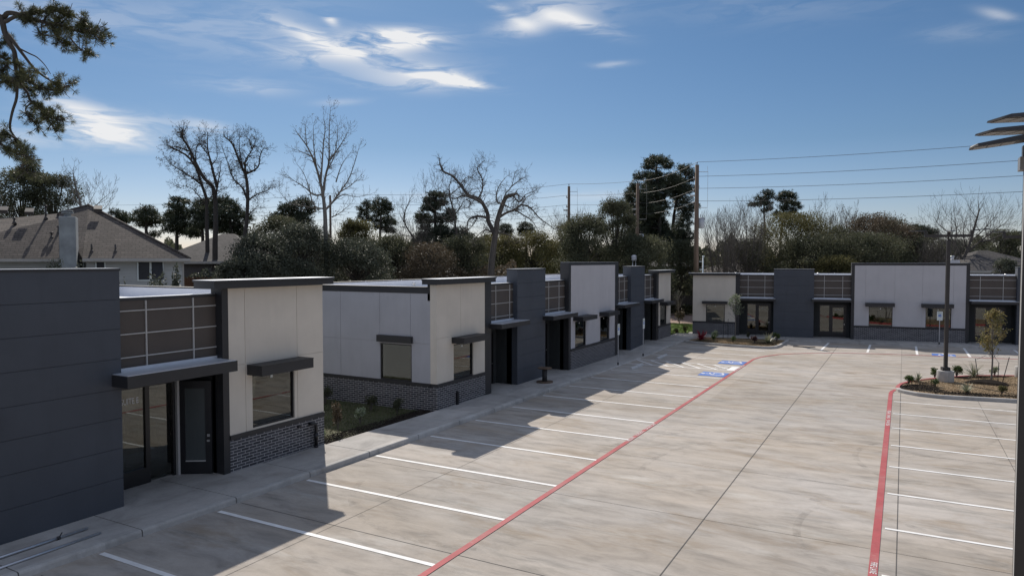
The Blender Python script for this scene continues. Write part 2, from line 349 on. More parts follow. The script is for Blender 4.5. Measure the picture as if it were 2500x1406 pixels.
g = MB(); g.poly([(-15.9, -60, 0), (80, -60, 0), (80, 71.0, 0), (-14.7, 56.9, 0), (-15.9, 56.0, 0)], LOT)
struct(g.build('parking_lot'))
g = MB(); g.poly([(-40, 54.2, -.01), (-15.3, 54.2, -.01), (-14.9, 56.0, -.01), (-14.6, 60, -.01), (-16.5, 66.5, -.01), (-46, 66.5, -.01)], GRASS); struct(g.build('lawn'))
g = MB(); g.poly([(-50, 66.5, -.005), (-12, 66.5, -.005), (-12, 79, -.005), (-56, 79, -.005)], DIRT); struct(g.build('dirt_strip'))
g = MB(); g.poly([(-30, 16.4, .05), (-16.0, 16.4, .05), (-15.85, 22.7, .05), (-30, 22.7, .05)], WILD); struct(g.build('side_yard_grass'))
g = MB()
rs = random.Random(3)
def xin(y): return -16.05 + .3 * min(1, max(0, (y - 10) / 14.))
def xcurb(y): return -14.36 + .37 * min(1, max(0, (y - 6) / 18.))
def zs(y):
    if y < 32.5: return .15
    if y < 35.5: return .15 - .125 * (y - 32.5) / 3
    if y < 44.5: return .025
    if y < 47: return .025 + .125 * (y - 44.5) / 2.5
    return .15
pts = []
for i in range(27): pts.append((xin(16.4 + i * .24) + (0.02 if i in (0, 26) else rs.uniform(-.03, .05)), 16.4 + i * .24))
for i in range(14): pts.append((xin(22.6) - .55 + rs.uniform(-.12, .1) - .25 * math.sin(i * .5), 22.62 - i * .48))
g.prism(pts, .04, .10, MULCH)
struct(g.build('mulch_bed'))
# sidewalk in bays with open joints
ys = [-30, -20, -12, -6]; y = -2.8
while y < 54: ys.append(round(y, 2)); y += 2.42
ys.append(54.2)
extra = [32.5, 35.5, 44.5, 47]
g = MB(); k = MB()
for a, b_ in zip(ys[:-1], ys[1:]):
    c = [a + .012] + [e for e in extra if a < e < b_] + [b_ - .012]
    for p, q in zip(c[:-1], c[1:]):
        xi, xj, zp, zq = -17.6, -17.6, zs(p), zs(q)
        if 16.4 < (p + q) / 2 < 22.7: xi = xin(p); xj = xin(q)
        if p < 16.5 < q: xi = xj = -16.0
        if p < 22.5 < q: xi = xj = -15.79
        w = .16
        g.prism([(xi, p), (xcurb(p) - w, p), (xcurb(q) - w, q), (xj, q)], -.02, [zp, zp, zq, zq], WALK)
        # kerb: rounded nose in three facets
        X0, X1 = xcurb(p), xcurb(q)
        prof = [(-w, 0), (-.05, 0), (-.015, -.012), (0, -.05), (.004, -1)]
        A = [(X0 + dx, p, zp + dz if dz > -1 else -.02) for dx, dz in prof] + [(X0 - w, p, -.02)]
        B = [(X1 + dx, q, zq + dz if dz > -1 else -.02) for dx, dz in prof] + [(X1 - w, q, -.02)]
        n = len(A)
        g.poly(A + B, CURB, [(i, i + 1, i + 1 + n, i + n) for i in range(n - 1)] + [tuple(reversed(range(n))), tuple(range(n, 2 * n))])
    k.box(-17.5 if not (16.4 < a < 22.7) else -16.0, xcurb(a) - .01, a - .0125, a + .0125, -.02, zs(a) - .012, JOINT)
g.poly([(-15.9, 54.15, .146), (-14.0, 52.4, .146), (-13.35, 54.6, .146), (-13.3, 56.7, .146), (-14.9, 56.5, .146), (-15.9, 56.0, .146)], WALK)
g.poly([(-15.9, 54.15, .146), (-15.9, 56.0, .146), (-15.9, 56.0, -.02), (-15.9, 54.15, -.02)], CURB)
struct(g.build('sidewalk')); struct(k.build('sidewalk_joints'))
g = MB(); pts = [(-15.95, 54.3), (-15.95, 56.6), (-14.75, 57.1), (-14.9, 57.9), (-16.6, 57.2), (-17.6, 55.9), (-17.4, 54.5)]
g.prism(pts, -.02, .03, MULCH); struct(g.build('mulch_corner'))
# lot joints
g = MB()
def jl(x0, y0, x1, y1, w=.014):
    d = np.array([x1 - x0, y1 - y0], float); d /= np.linalg.norm(d); n = np.array([-d[1], d[0]]) * w / 2
    g.poly([(x0 - n[0], y0 - n[1], .004), (x1 - n[0], y1 - n[1], .004), (x1 + n[0], y1 + n[1], .004), (x0 + n[0], y0 + n[1], .004)], JOINT)
for x, w in ((-11.12, .010), (-3.93, .026), (-.02, .020), (2.86, .014), (8, .014)): jl(x, -5, x, 54 if x < -1 else 37 if x < 1 else 36, w)
jl(-.02, 39, -.02, 55, .012)
for yy, w in ((7.2, .012), (11.8, .018), (16.2, .010), (20.5, .008), (24.8, .010), (29., .008), (33.2, .008), (37.05, .022), (41.3, .009), (45.6, .009), (50, .009)): jl(-14.2, yy, 20, yy, w)
struct(g.build('pavement_joints'))
# white stall lines
g = MB()
def strip(g, pts, w, z, m):
    P2 = [np.array(p, float) for p in pts]
    L = []; Rr = []
    for i, p in enumerate(P2):
        t = P2[min(i + 1, len(P2) - 1)] - P2[max(i - 1, 0)]; t /= np.linalg.norm(t); n = np.array([-t[1], t[0]]) * w / 2
        L.append((*(p + n), z)); Rr.append((*(p - n), z))
    for i in range(len(P2) - 1): g.poly([Rr[i], Rr[i + 1], L[i + 1], L[i]], m)
for i in range(11):
    yy = 8.35 + 2.785 * i - .0 * i
    strip(g, [(xcurb(yy) + .12, yy), (-7.93, yy + .03)], .12, .008, PAINTW)
for yy in (38.95, 41.0, 43.5, 46.25, 48.75):
    strip(g, [(-13.95, yy + .05), (-7.95 if yy < 48 else -7.9, yy - .2 if yy != 38.95 else yy + .2)], .13, .008, PAINTW)
for i in range(6):
    x = -13.3 + i * .92; strip(g, [(x - .75, 40.85), (x + .85, 39.05)], .12, .0085, PAINTW)
for i in range(12):
    yy = 33.87 - 2.71 * i
    if yy > 3: strip(g, [(-.26, yy), (7.5, yy + .02)], .10, .008, PAINTW)
DX, DY = .98858, .15068
for x0, y0, x1, y1 in ((-4.73, 50.9, -4.67, 55.8), (-1.97, 51.3, -1.98, 56.1), (.85, 51.5, .84, 56.6), (3.70, 51.8, 3.68, 57.0), (6.62, 52.3, 6.55, 57.4), (9.4, 52.6, 9.4, 57.8)):
    strip(g, [(x0, y0), (x1, y1)], .14, .008, PAINTW)
for i in range(9):
    yy = 52.0 + i * .6; strip(g, [(3.75, yy), (6.55, yy + .95)], .09, .0085, PAINTW)
struct(g.build('stall_lines'))
# red fire lane stripes
g = MB()
strip(g, [(-7.86, -4), (-7.86, 44.3), (-7.70, 45.3), (-7.44, 46.15), (-6.87, 47.35), (-6.03, 48.35), (-4.75, 49.35), (-3.3, 50.15), (-1.6, 50.75), (1.7, 51.45), (6.04, 52.1), (14, 53.2)], .15, .012, PAINTR)
strip(g, [(-.41, -4), (-.41, 35.9), (-.36, 36.5), (-.2, 37.1)], .16, .012, PAINTR)
struct(g.build('fire_lane_stripe'))
def roadtext(body, x, y, up, size, width, z=.0165, name='painted_words'):
    # up: 'W' letters' tops towards -x ; 'E' tops towards +x
    o = text(body, size, PAINTW, None, (x, y, z), (0, 0, R(90 if up == 'W' else -90)), .0005, 1, name)
    xs = [v.co.x for v in o.data.vertices]; k = width / (max(xs) - min(xs)); o.scale = (k, 1, 1); return struct(o)
for y0, sg, x, up in ((22.07, 1, -7.86, 'W'), (39.1, .8, -7.86, 'W'), (31.63, -1, -.41, 'E'), (15.48, -1, -.41, 'E')):
    roadtext('FIRE LANE', x, y0 + sg * .30, up, .165, .58); roadtext('NO PARKING', x, y0 + sg * 1.22, up, .165, .66); roadtext('TOW AWAY ZONE', x, y0 + sg * 2.36, up, .165, 1.05)
# blue accessible pads
def symbol(m, s=1.0):
    g = MB()
    g.poly([(.03 * s + .085 * s * math.cos(a), .43 * s + .085 * s * math.sin(a), 0) for a in [i * math.pi / 8 for i in range(16)]], m)
    strip(g, [(.03 * s, .33 * s), (.05 * s, .02 * s), (.27 * s, .02 * s), (.36 * s, -.30 * s), (.45 * s, -.28 * s)], .075 * s, 0, m)
    strip(g, [(.05 * s, .18 * s), (.25 * s, .18 * s)], .06 * s, 0.0003, m)
    strip(g, [((.05 + .27 * math.cos(a)) * s, (-.12 + .27 * math.sin(a)) * s) for a in [R(125 + i * 18) for i in range(13)]], .07 * s, .0006, m)
    return g
def pad(x0, y0, x1, y1, rot):
    g = MB(); g.poly([(x0, y0, .0125), (x1, y0, .0125), (x1, y1, .0125), (x0, y1, .0125)], PAINTB); struct(g.build('accessible_pad'))
    o = symbol(PAINTW, 1.28).build('accessible_symbol'); o.location = ((x0 + x1) / 2, (y0 + y1) / 2, .0165); o.rotation_euler = (0, 0, rot); struct(o)
pad(-9.32, 36.75, -7.96, 38.1, R(90)); pad(-9.38, 41.55, -7.96, 42.9, R(90)); pad(1.66, 51.56, 2.95, 52.75, R(5))
g = MB(); strip(g, [(-8.35, 39.9), (-7.95, 39.9)], 1.5, .0095, PAINTW); struct(g.build('white_end_bar'))
roadtext('NO', -9.0, 39.9, 'W', .42, .5, z=.009); roadtext('PARKING', -8.58, 39.95, 'W', .38, 1.2, z=.0092)
# kerbed islands
def island(name, pts, fill, inset=.16, h=.15, curbm=None, redseg=None):
    """ring of kerb round a filled bed"""
    P2 = [np.array(p, float) for p in pts]; n = len(P2)
    c = sum(P2) / n; area = sum(P2[i][0] * P2[(i + 1) % n][1] - P2[(i + 1) % n][0] * P2[i][1] for i in range(n))
    if area < 0: P2 = P2[::-1]
    inn = []
    for i in range(n):
        a, b_, d = P2[i - 1], P2[i], P2[(i + 1) % n]
        t1 = (b_ - a) / np.linalg.norm(b_ - a); t2 = (d - b_) / np.linalg.norm(d - b_)
        n1 = np.array([-t1[1], t1[0]]); n2 = np.array([-t2[1], t2[0]]); q = n1 + n2; q /= np.linalg.norm(q); k = inset / max(.35, q @ n1); inn.append(b_ + q * k)
    g = MB()
    for i in range(n):
        j = (i + 1) % n; a, b_, c1, d1 = P2[i], P2[j], inn[j], inn[i]
        e0 = a + (d1 - a) * .15; e1 = b_ + (c1 - b_) * .15
        mm = PAINTR if redseg and redseg(*((a + b_) / 2)) else CURB
        g.poly([(*a, -.01), (*b_, -.01), (*b_, h - .03), (*a, h - .03)], mm)
        g.poly([(*a, h - .03), (*b_, h - .03), (*e1, h), (*e0, h)], mm)
        g.poly([(*e0, h), (*e1, h), (*c1, h), (*d1, h)], mm)
        g.poly([(*d1, h), (*c1, h), (*c1, .02), (*d1, .02)], mm)
    struct(g.build(name + '_kerb'))
    f = MB(); f.poly([(*p, h - .035) for p in inn], fill); struct(f.build(name + '_bed')); return inn
isl = [(-.22, 36.75), (-.12, 36.4), (.12, 36.1), (.6, 35.75), (1.5, 35.55), (4.4, 36.05), (9, 36.8), (14, 37.6), (15, 41), (14.5, 45.2), (9, 44.6), (4.9, 43.65), (3.2, 42.75), (2.0, 41.6), (1.0, 40.3), (.2, 38.9), (-.08, 38.2), (-.22, 37.4)]
island('island', isl, STRAW, redseg=lambda x, y: (y > 37.0 and x < 12 and y > 36.9 + .3 * x))
pl = [(-13.85, 51.0), (-13.2, 50.75), (-10.5, 50.15), (-8.3, 50.0), (-7.8, 50.2), (-7.5, 50.7), (-7.35, 51.6), (-7.30, 55.35), (-10.5, 54.9), (-13.3, 54.45), (-13.9, 52.6)]
island('planter', pl, STRAW)
def blob(name, cx, cy, rx, ry, rot, z, m, hgt=.05, seed=1, n=28):
    r = random.Random(seed); pts = []
    for i in range(n):
        a = 2 * math.pi * i / n; k = 1 + .12 * math.sin(a * 3 + seed) + r.uniform(-.07, .07)
        x, y = rx * k * math.cos(a), ry * k * math.sin(a); pts.append((cx + x * math.cos(rot) - y * math.sin(rot), cy + x * math.sin(rot) + y * math.cos(rot)))
    g = MB(); inner = [(cx + (p[0] - cx) * .72, cy + (p[1] - cy) * .72) for p in pts]
    for i in range(n):
        j = (i + 1) % n; g.poly([(*pts[i], z), (*pts[j], z), (*inner[j], z + hgt), (*inner[i], z + hgt)], m, smooth=True)
    g.poly([(*p, z + hgt) for p in inner], m); return g.build(name)
tag(blob('mulch_ring', 3.6, 40.35, .95, .75, .1, .10, MULCH, .12, 4), 'dark mulch mound round the foot of the staked young tree', 'mulch')
struct(blob('tip_mulch', .75, 37.4, .85, 1.05, -.5, .116, MULCH, .02, 2)); struct(blob('front_mulch', 2.6, 36.6, 1.4, .42, .12, .117, MULCH, .02, 6))
struct(blob('front_mulch', 5.4, 37.0, 1.5, .35, .12, .117, MULCH, .02, 7)); struct(blob('back_mulch', 3.4, 42.2, 1.6, .25, .62, .117, MULCH, .02, 8))
struct(blob('planter_mulch', -12.6, 51.6, .9, .6, .3, .117, MULCH, .02, 9)); struct(blob('planter_mulch', -8.6, 52.0, 1.0, 1.1, .3, .117, MULCH, .02, 10)); struct(blob('planter_mulch', -10.9, 54.6, 2.6, .25, .14, .117, MULCH, .02, 11)); struct(blob('planter_mulch', -10.9, 50.75, 2.2, .25, -.1, .1175, MULCH, .02, 12))

# tyre scuffs: thin darker arcs rubbed on the slab
def scuffmat():
    m, nt, b = nodes('tyre_scuff'); b.inputs['Base Color'].default_value = (.10, .095, .09, 1); b.inputs['Roughness'].default_value = .9
    tr = nt.nodes.new('ShaderNodeBsdfTransparent'); mx = nt.nodes.new('ShaderNodeMixShader'); nt.links.new(ramp(nt, noise(nt, 1.6, 6, .7, coord(nt, (1.5, 1.5, 1))), [(.45, (0, 0, 0)), (.75, (.26, .26, .26))]), mx.inputs[0])
    nt.links.new(tr.outputs[0], mx.inputs[1]); nt.links.new(b.outputs[0], mx.inputs[2]); nt.links.new(mx.outputs[0], nt.nodes['Material Output'].inputs[0]); return m
SCUFF = scuffmat(); g = MB()
for cx, cy, r_, a0, a1 in ((-1, 20, 5.5, 100, 190), (-2.7, 20.2, 5.5, 105, 190), (-4, 30, 7, -60, 20), (-2.4, 30.1, 7, -55, 20), (-9, 16, 4, 200, 290), (-3, 13, 6, 20, 80), (2, 24, 3.2, 120, 220), (-5.5, 42, 6, 190, 270), (-4.2, 42.5, 6, 190, 260), (2, 17, 4, 150, 240)):
    strip(g, [(cx + r_ * math.cos(R(a)), cy + r_ * math.sin(R(a))) for a in np.linspace(a0, a1, 16)], .17, .0055 + .0001 * r_, SCUFF)
struct(g.build('tyre_marks'))
# litter: turf blades and mulch chips
rs_ = np.random.RandomState(9)
def inside(pts, x, y):
    P2 = np.array(pts); n = len(P2); c = np.zeros(len(x), bool); j = n - 1
    for i in range(n):
        xi, yi = P2[i]; xj, yj = P2[j]; k = ((yi > y) != (yj > y)) & (x < (xj - xi) * (y - yi) / (yj - yi + 1e-9) + xi); c ^= k; j = i
    return c
def litter(name, pts, n, z, ls, m, aspect=3.):
    P2 = np.array(pts); x = rs_.uniform(P2[:, 0].min(), P2[:, 0].max(), n); y = rs_.uniform(P2[:, 1].min(), P2[:, 1].max(), n); k = inside(pts, x, y); x, y = x[k], y[k]
    o = leaves(name, np.stack([x, y, np.full(len(x), z) + rs_.uniform(0, ls * .3, len(x))], 1), ls, m, None, rs_, aspect, up=.6); o['kind'] = 'stuff'
DG = mat('straw_blades', (.30, .22, .12), .9, .35, 6); GG = mat('grass_blades', (.15, .22, .04), .8, .3, 2); CH = mat('bark_chips', (.034, .025, .019), .95, .5, 12)
_is = [(x * .93 + .35, y) for x, y in [(.0, 37.2), (.6, 36.1), (1.5, 35.9), (4.4, 36.4), (8, 37.1), (8, 44), (4.9, 43.3), (3.2, 42.4), (1.0, 39.9)]]
litter('turf_litter', _is, 26000, .125, .05, DG); litter('turf_litter', [(-13.4, 51.2), (-8.3, 50.4), (-7.7, 51), (-7.6, 55), (-13.2, 54.2)], 14000, .125, .06, DG)
litter('mulch_chips', [(.0, 37.2), (.4, 36.3), (1.6, 35.9), (4.4, 36.4), (6, 36.7), (6, 37.1), (1.6, 37.1), (1.2, 39.6), (.3, 38.6)], 5000, .14, .06, CH, 2.); litter('mulch_chips', [(-16.8, 16.6), (-15.9, 16.6), (-15.9, 22.4), (-16.6, 22.4)], 5000, .105, .05, CH, 2.)
litter('grass_blades', [(-24, 16.6), (-16.4, 16.6), (-16.5, 22.4), (-24, 22.4)], 16000, .07, .07, mat('dull_grass_blades', (.07, .085, .03), .9, .4, 2), 4.); litter('grass_blades', [(-24, 54.3), (-15.6, 54.4), (-14.8, 60), (-16.5, 66.3), (-26, 66.3)], 40000, .02, .10, GG, 4.)
# ================================================================== the three office buildings (local: x along facade, y into building, z up)
FLAT = SC  # noqa
def cells(mb, xs0, xs1, z0, z1, vs, hs, ops, m, y0=0., y1=.3, gap=.009, axis='x', side=-1, fz=.016):
    """wall of flush panels with recessed joints; ops = openings (a,b,c,d)"""
    X = sorted({xs0, xs1, *[v for v in vs if xs0 < v < xs1], *[o[0] for o in ops], *[o[1] for o in ops]})
    Z = sorted({z0, z1, *[h for h in hs if z0 < h < z1], *[o[2] for o in ops], *[o[3] for o in ops]})
    X = [x for x in X if xs0 <= x <= xs1]; Z = [z for z in Z if z0 <= z <= z1]
    for a, b in zip(X[:-1], X[1:]):
        for c, d in zip(Z[:-1], Z[1:]):
            cx, cz = (a + b) / 2, (c + d) / 2
            if any(o[0] < cx < o[1] and o[2] < cz < o[3] for o in ops): continue
            ia = gap if a in vs else 0; ib = gap if b in vs else 0; ic = gap if c in hs else 0; id_ = gap if d in hs else 0
            if axis == 'x':
                mb.box(a, b, y0 + fz, y1, c, d, m); mb.box(a + ia, b - ib, y0, y0 + fz, c + ic, d - id_, m)
            else:
                mb.box(y0 + fz, y1, a, b, c, d, m); mb.box(y0, y0 + fz, a + ia, b - ib, c + ic, d - id_, m)
def window(root, s0, s1, z0, z1, y=.05, axis='x', off=0.):
    f = MB(); fw = .045
    def bx(a, b, c, d, e, g, m=BLACK):
        (f.box(a, b, e, g, c, d, m) if axis == 'x' else f.box(off + e, off + g, a, b, c, d, m))
    bx(s0, s0 + fw, z0, z1, y, y + .09); bx(s1 - fw, s1, z0, z1, y, y + .09); bx(s0 + fw, s1 - fw, z1 - fw, z1, y, y + .09); bx(s0 + fw, s1 - fw, z0, z0 + fw, y, y + .09)
    w = f.build('window', root)
    p = MB(); e = y + .04
    if axis == 'x': p.box(s0 + fw, s1 - fw, e, e + .012, z0 + fw, z1 - fw, GLASS)
    else: p.box(off + e, off + e + .012, s0 + fw, s1 - fw, z0 + fw, z1 - fw, GLASS)
    p.build('pane', w)
    st = MB()
    if axis == 'x':
        st.box((s0 + s1) / 2 - .05, (s0 + s1) / 2 + .03, e - .004, e - .001, z1 - .17, z1 - .10, SIGNW); st.build('sticker', w)
def awning(root, s0, s1, z0, z1, d=.6, axis='x', off=0., m=None, y1=-.002):
    f = MB(); m = m or DARK
    if axis == 'x':
        f.box(s0, s1, -d, y1, z0, z1 - .012, m); f.box(s0 - .01, s1 + .01, -d - .01, y1, z1 - .012, z1, m)
    else:
        f.box(off - d, off - .002, s0, s1, z0, z1, m)
    return f.build('awning', root)
def entrance(root, s0, s1, z0=.15, z1=2.6, y=1.15, word=None, word2=None, A=False):
    """storefront: sidelight, door with push bar; fills recess back wall"""
    f = MB(); fw = .07
    xs = [s0, s0 + (s1 - s0) * .40, s1] if not A else [s0, s0 + 1.40, s1]
    f.box(s0, s0 + fw, y, y + .12, z0, z1, BLACK); f.box(s1 - fw, s1, y, y + .12, z0, z1, BLACK); f.box(s0 + fw, s1 - fw, y, y + .12, z1 - fw, z1, BLACK)
    f.box(xs[1] - .06, xs[1] + .06, y, y + .12, z0, z1 - fw, BLACK); f.box(s0 + fw, xs[1] - .06, y, y + .12, z0, z0 + .42, BLACK)
    fr = f.build('storefront', root)
    p = MB(); p.box(s0 + fw, xs[1] - .06, y + .05, y + .062, z0 + .42, z1 - fw, GLASS); p.build('sidelight', fr)
    d = MB(); a, b = xs[1] + .06, s1 - fw
    if not A:
        d.box(a + .005, a + .13, y + .03, y + .08, z0 + .01, z1 - fw - .005, BLACK); d.box(b - .13, b - .005, y + .03, y + .08, z0 + .01, z1 - fw - .005, BLACK)
        d.box(a + .13, b - .13, y + .03, y + .08, z0 + .01, z0 + .28, BLACK); d.box(a + .13, b - .13, y + .03, y + .08, z1 - fw - .14, z1 - fw - .005, BLACK)
        dr = d.build('door', root)
        p = MB(); p.box(a + .13, b - .13, y + .05, y + .06, z0 + .28, z1 - fw - .14, GLASS); p.build('door_glass', dr)
        h = MB(); h.box(a + .15, b - .10, y + .075, y + .11, 1.04, 1.10, SILVER); h.build('push_bar', dr); h = MB(); h.box(b - .10, b - .05, y - .03, y + .03, 1.10, 1.16, SILVER); h.build('lock', dr)
        if word: text(word, .15, SIGNW, dr, ((a + b) / 2, y + .046, 2.22), (R(90), 0, 0), .001, .85)
    else:
        p = MB(); p.box(xs[1] + .06, s1 - fw, y + .05, y + .062, z0 + .08, z1 - fw, GLASS); p.build('sidelight', fr)
        if word: text(word, .215, mat('window_lettering', (.85, .86, .86), .5, .02, 2), fr, (s0 + .95, y + .046, 2.36), (R(90), 0, 0), .001, .68)
def bay(root, s0, s1, top=4.93, hz=(4.62, 4.03, 3.44), vs=(.8, 2.08), can=(3.0, 3.22), ext=(.25, .2), word=None, A=False, door=None, doorz=2.6):
    """bronze panelled parapet over a recessed entrance with a flat canopy"""
    yb = 1.15
    f = MB(); f.box(s0, s1, .25, .5, can[0], top - .07, TAN); f.build('bronze_panel', root)
    f = MB(); f.box(s0, s1, .235, .52, top - .07, top, DARK); f.box(s0, s1, .25, .51, top, top + .012, COPE); f.build('coping', root)
    f = MB(); w = .016
    for v in vs: f.box(s0 + v - w, s0 + v + w, .215, .25, can[1] - .05, top - .075, STRIP)
    for h in hz:
        e = [s0] + [s0 + v for v in vs] + [s1]
        for i in range(len(e) - 1): f.box(e[i] + (w if i else 0), e[i + 1] - (w if i < len(e) - 2 else 0), .222, .25, h - .014, h + .014, STRIP)
    f.build('metal_strips', root)
    f = MB(); f.box(s0 - ext[0], s1 + ext[1], -.6, -.003, can[0], can[1] - .015, DARK); f.box(s0 + .004, s1 - .004, -.003, .249, can[0], can[1] - .02, DARK)
    f.box(s0 - ext[0] + .02, s1 + ext[1] - .02, -.58, -.004, can[1] - .015, can[1], COPE); f.box(s0 + .01, s1 - .01, -.004, .247, can[1] - .02, can[1] + .005, COPE); f.box(s0 + .01, s1 - .01, .19, .214, can[1] + .005, can[1] + .07, COPE)
    f.build('canopy', root)
    # recess shell
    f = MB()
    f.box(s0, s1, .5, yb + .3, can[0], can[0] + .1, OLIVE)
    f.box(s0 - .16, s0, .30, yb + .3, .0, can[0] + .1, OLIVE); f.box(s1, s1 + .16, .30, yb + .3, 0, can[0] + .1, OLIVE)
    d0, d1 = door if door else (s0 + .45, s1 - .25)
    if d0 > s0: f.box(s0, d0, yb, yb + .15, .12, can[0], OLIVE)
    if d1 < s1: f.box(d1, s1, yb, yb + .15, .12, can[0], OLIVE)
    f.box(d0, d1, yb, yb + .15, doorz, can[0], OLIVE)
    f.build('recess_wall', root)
    f = MB(); f.box(s0, s1, 1.2, yb + .3, .0, .155, WALK); f.build('threshold', root)
    entrance(root, d0, d1, .15, doorz, yb, word, A=A)
def tower(root, s0, s1, top, depth=.57, seams=(4.9, 4.24, 3.58, 2.9, 2.2, 1.5, .82), label=None):
    f = MB(); cells(f, s0, s1, 0, top - .06, [], list(seams), [], NAVY, 0, depth, .008)
    t = f.build('tower_panels', root)
    f = MB(); f.box(s0 - .02, s1 + .02, -.02, depth + .02, top - .06, top - .008, DARK); f.box(s0 - .015, s1 + .015, -.015, depth + .015, top - .008, top, COPE); f.build('coping', root)
def fin(root, s0, s1, m, top, base=0, posts=(None, None), depth=.45, vs=(), hs=(3.06,), wins=(), head=.17, cornice=None, name='stucco_panels'):
    """tall stucco panel framed in charcoal over a brick base; posts=(left,right) widths"""
    L, Rr = posts; f = MB()
    cells(f, s0, s1, 1.17, top - head, list(vs), list(hs), [(a, b, c, d) for a, b, c, d in wins], m, 0, .3, .007)
    f.build(name, root)
    f = MB()
    if L: f.box(s0 - L, s0, -.012, depth, 0, top - head, DARK)
    if Rr: f.box(s1, s1 + Rr, -.012, depth, 0, top - head, DARK)
    f.box(s0, s1, .301, depth, 4.4, top - head, DARK)
    f.box(s0 - (L or 0), s1 + (Rr or 0), -.012, depth, top - head, top - .008, DARK)
    f.box(s0 - (L or 0), s1 + (Rr or 0), -.008, depth, top - .008, top, COPE)
    f.build('frame', root)
    if cornice:
        c0, c1, cz0, cz1, cf = cornice; f = MB(); f.box(c0, c1, -cf, depth + .12, cz0, cz1 - .06, DARK); f.box(c0 - .02, c1 + .02, -cf - .03, depth + .14, cz1 - .06, cz1 - .01, DARK); f.box(c0 - .02, c1 + .02, -cf - .03, depth + .14, cz1 - .01, cz1, COPE); f.build('cornice', root)
    f = MB(); f.box(s0, s1, -.018, .3, 0, 1.05, BRICK); f.build('brick_base', root)
    f = MB(); f.box(s0, s1, -.05, .3, 1.05, 1.17, DARK); f.build('sill_band', root)
    for a, b, c, d in wins: window(root, a, b, c, d)
def shell(root, s0, s1, depth, roof=4.5, par=4.92, left=True, right=True, win=None, parm=None):
    f = MB(); f.box(s0 + .25, s1 - .25, .5, depth - .25, roof - .1, roof, ROOFW); f.build('roof', root)
    f = MB(); f.box(s0 + .25, s1 - .25, 1.5, depth - .25, .05, .13, WALK); f.build('floor', root)
    f = MB(); f.box(s0, s1, depth - .25, depth, 0, par - .02, SIDE); f.build('back_wall', root)
    f = MB(); f.box(s0 + .25, s1 - .25, depth - .262, depth - .25, roof, par - .03, ROOFW); f.build('parapet_lining', root)
    f = MB(); f.box(s0 - .03, s1 + .03, depth - .28, depth + .03, par - .02, par + .02, DARK)
    if left: f.box(s0 - .03, s0 + .28, .46, depth - .28, par - .02, par + .02, DARK)
    if right: f.box(s1 - .28, s1 + .03, .46, depth - .28, par - .02, par + .02, DARK)
    for i in range(int((s1 - s0) / 2.9)): f.box(s0 + 2.2 + i * 2.9, s0 + 2.24 + i * 2.9, depth - .285, depth + .035, par - .025, par + .026, COPE)
    f.build('parapet_cap', root)
    for i in range(int((s1 - s0) / 6)):
        f = MB(); x = s0 + 3.1 + i * 6.3; y = 3.4 + (i % 3) * 1.1; f.cyl(x, y, roof, roof + .42, .06, .06, SILVER, 8); f.cyl(x, y, roof + .42, roof + .5, .1, .07, SILVER, 8); f.build('roof_vent', root)
    for side, on, a, b in (('l', left, s0, s0 + .25), ('r', right, s1 - .25, s1)):
        f = MB()
        if side == 'l' and win:
            cells(f, .302, depth - .25, 1.17, par - .24, [2.0 + 1.9 * i for i in range(0)] + [1.25, 2.8, 4.9, 6.8], [2.72], [win], SIDE, s0, s0 + .25, .007, 'y')
            f.box(s0 - .012, s0 + .25, .302, depth - .25, par - .24, par - .02, DARK)
        else: f.box(a, b, .302, depth - .25, 0 if not win else 1.17, par - .02, SIDE)
        f.build('side_wall', root)
        f = MB(); f.box(*((s0 + .25, s0 + .262) if side == 'l' else (s1 - .262, s1 - .25)), .5, depth - .262, roof, par - .03, ROOFW); f.build('parapet_lining', root)
    f = MB(); f.box(s0 + .262, s1 - .262, .46, .478, roof, par - .1, ROOFW); 
    if win:
        f2 = MB(); f2.box(s0 - .018, s0 + .25, .302, depth, 0, 1.05, BRICK); f2.build('brick_base', root)
        f2 = MB(); f2.box(s0 - .05, s0 + .25, .302, depth, 1.05, 1.17, DARK); f2.build('sill_band', root)
        window(root, *win, axis='y', off=s0 - .03); awning(root, win[0] - .06, win[1] + .09, 2.70, 2.97, .14, 'y', s0)
# ---- building A (near left)
RA = R(90)
A = thing('office_building', 'nearest building at left, charcoal blue wall, bronze panel bay and cream end tower', 'building', (-16.05, 0, 0), RA)
tower(A, -6.0, 10.0, 5.78, .57, (5.05, 4.36, 3.66, 2.95, 2.26, 1.55, .84))
bay(A, 10.0, 12.82, 5.06, (4.75, 4.19, 3.63), (.8, 2.12), (3.03, 3.32), (.23, .0), 'SUITE E', True, (10.0, 12.2), 2.75)
fin(A, 13.02, 16.6, CREAM, 5.30, 0, (.20, None), .42, (13.58, 15.51), (3.08,), ((13.81, 15.39, 1.22, 2.72),), .1, (12.38, 16.80, 5.22, 5.44, .28))
awning(A, 13.63, 15.58, 2.76, 3.05)
shell(A, -6, 16.6, 10.5, 4.62, 5.0)
f = MB(); f.box(7.12, 7.30, -.16, -.001, 2.35, 2.95, POLE); f.build('wall_lamp', A)
f = MB()
for i in range(5): f.box(10.7 + i * .42, 10.79 + i * .42, 3.0, 3.09, .13, 3.4, mat('stud_timber', (.22, .16, .10), .8, .2, 6))
f.box(10.0, 13.0, 3.1, 3.12, .13, 3.4, mat('bare_board', (.16, .14, .12), .85, .2, 2)); f.build('timber_studs', A)
f = MB(); f.box(12.2, 12.27, 1.06, 1.32, .15, 2.95, STRIP); f.build('door_post', A)
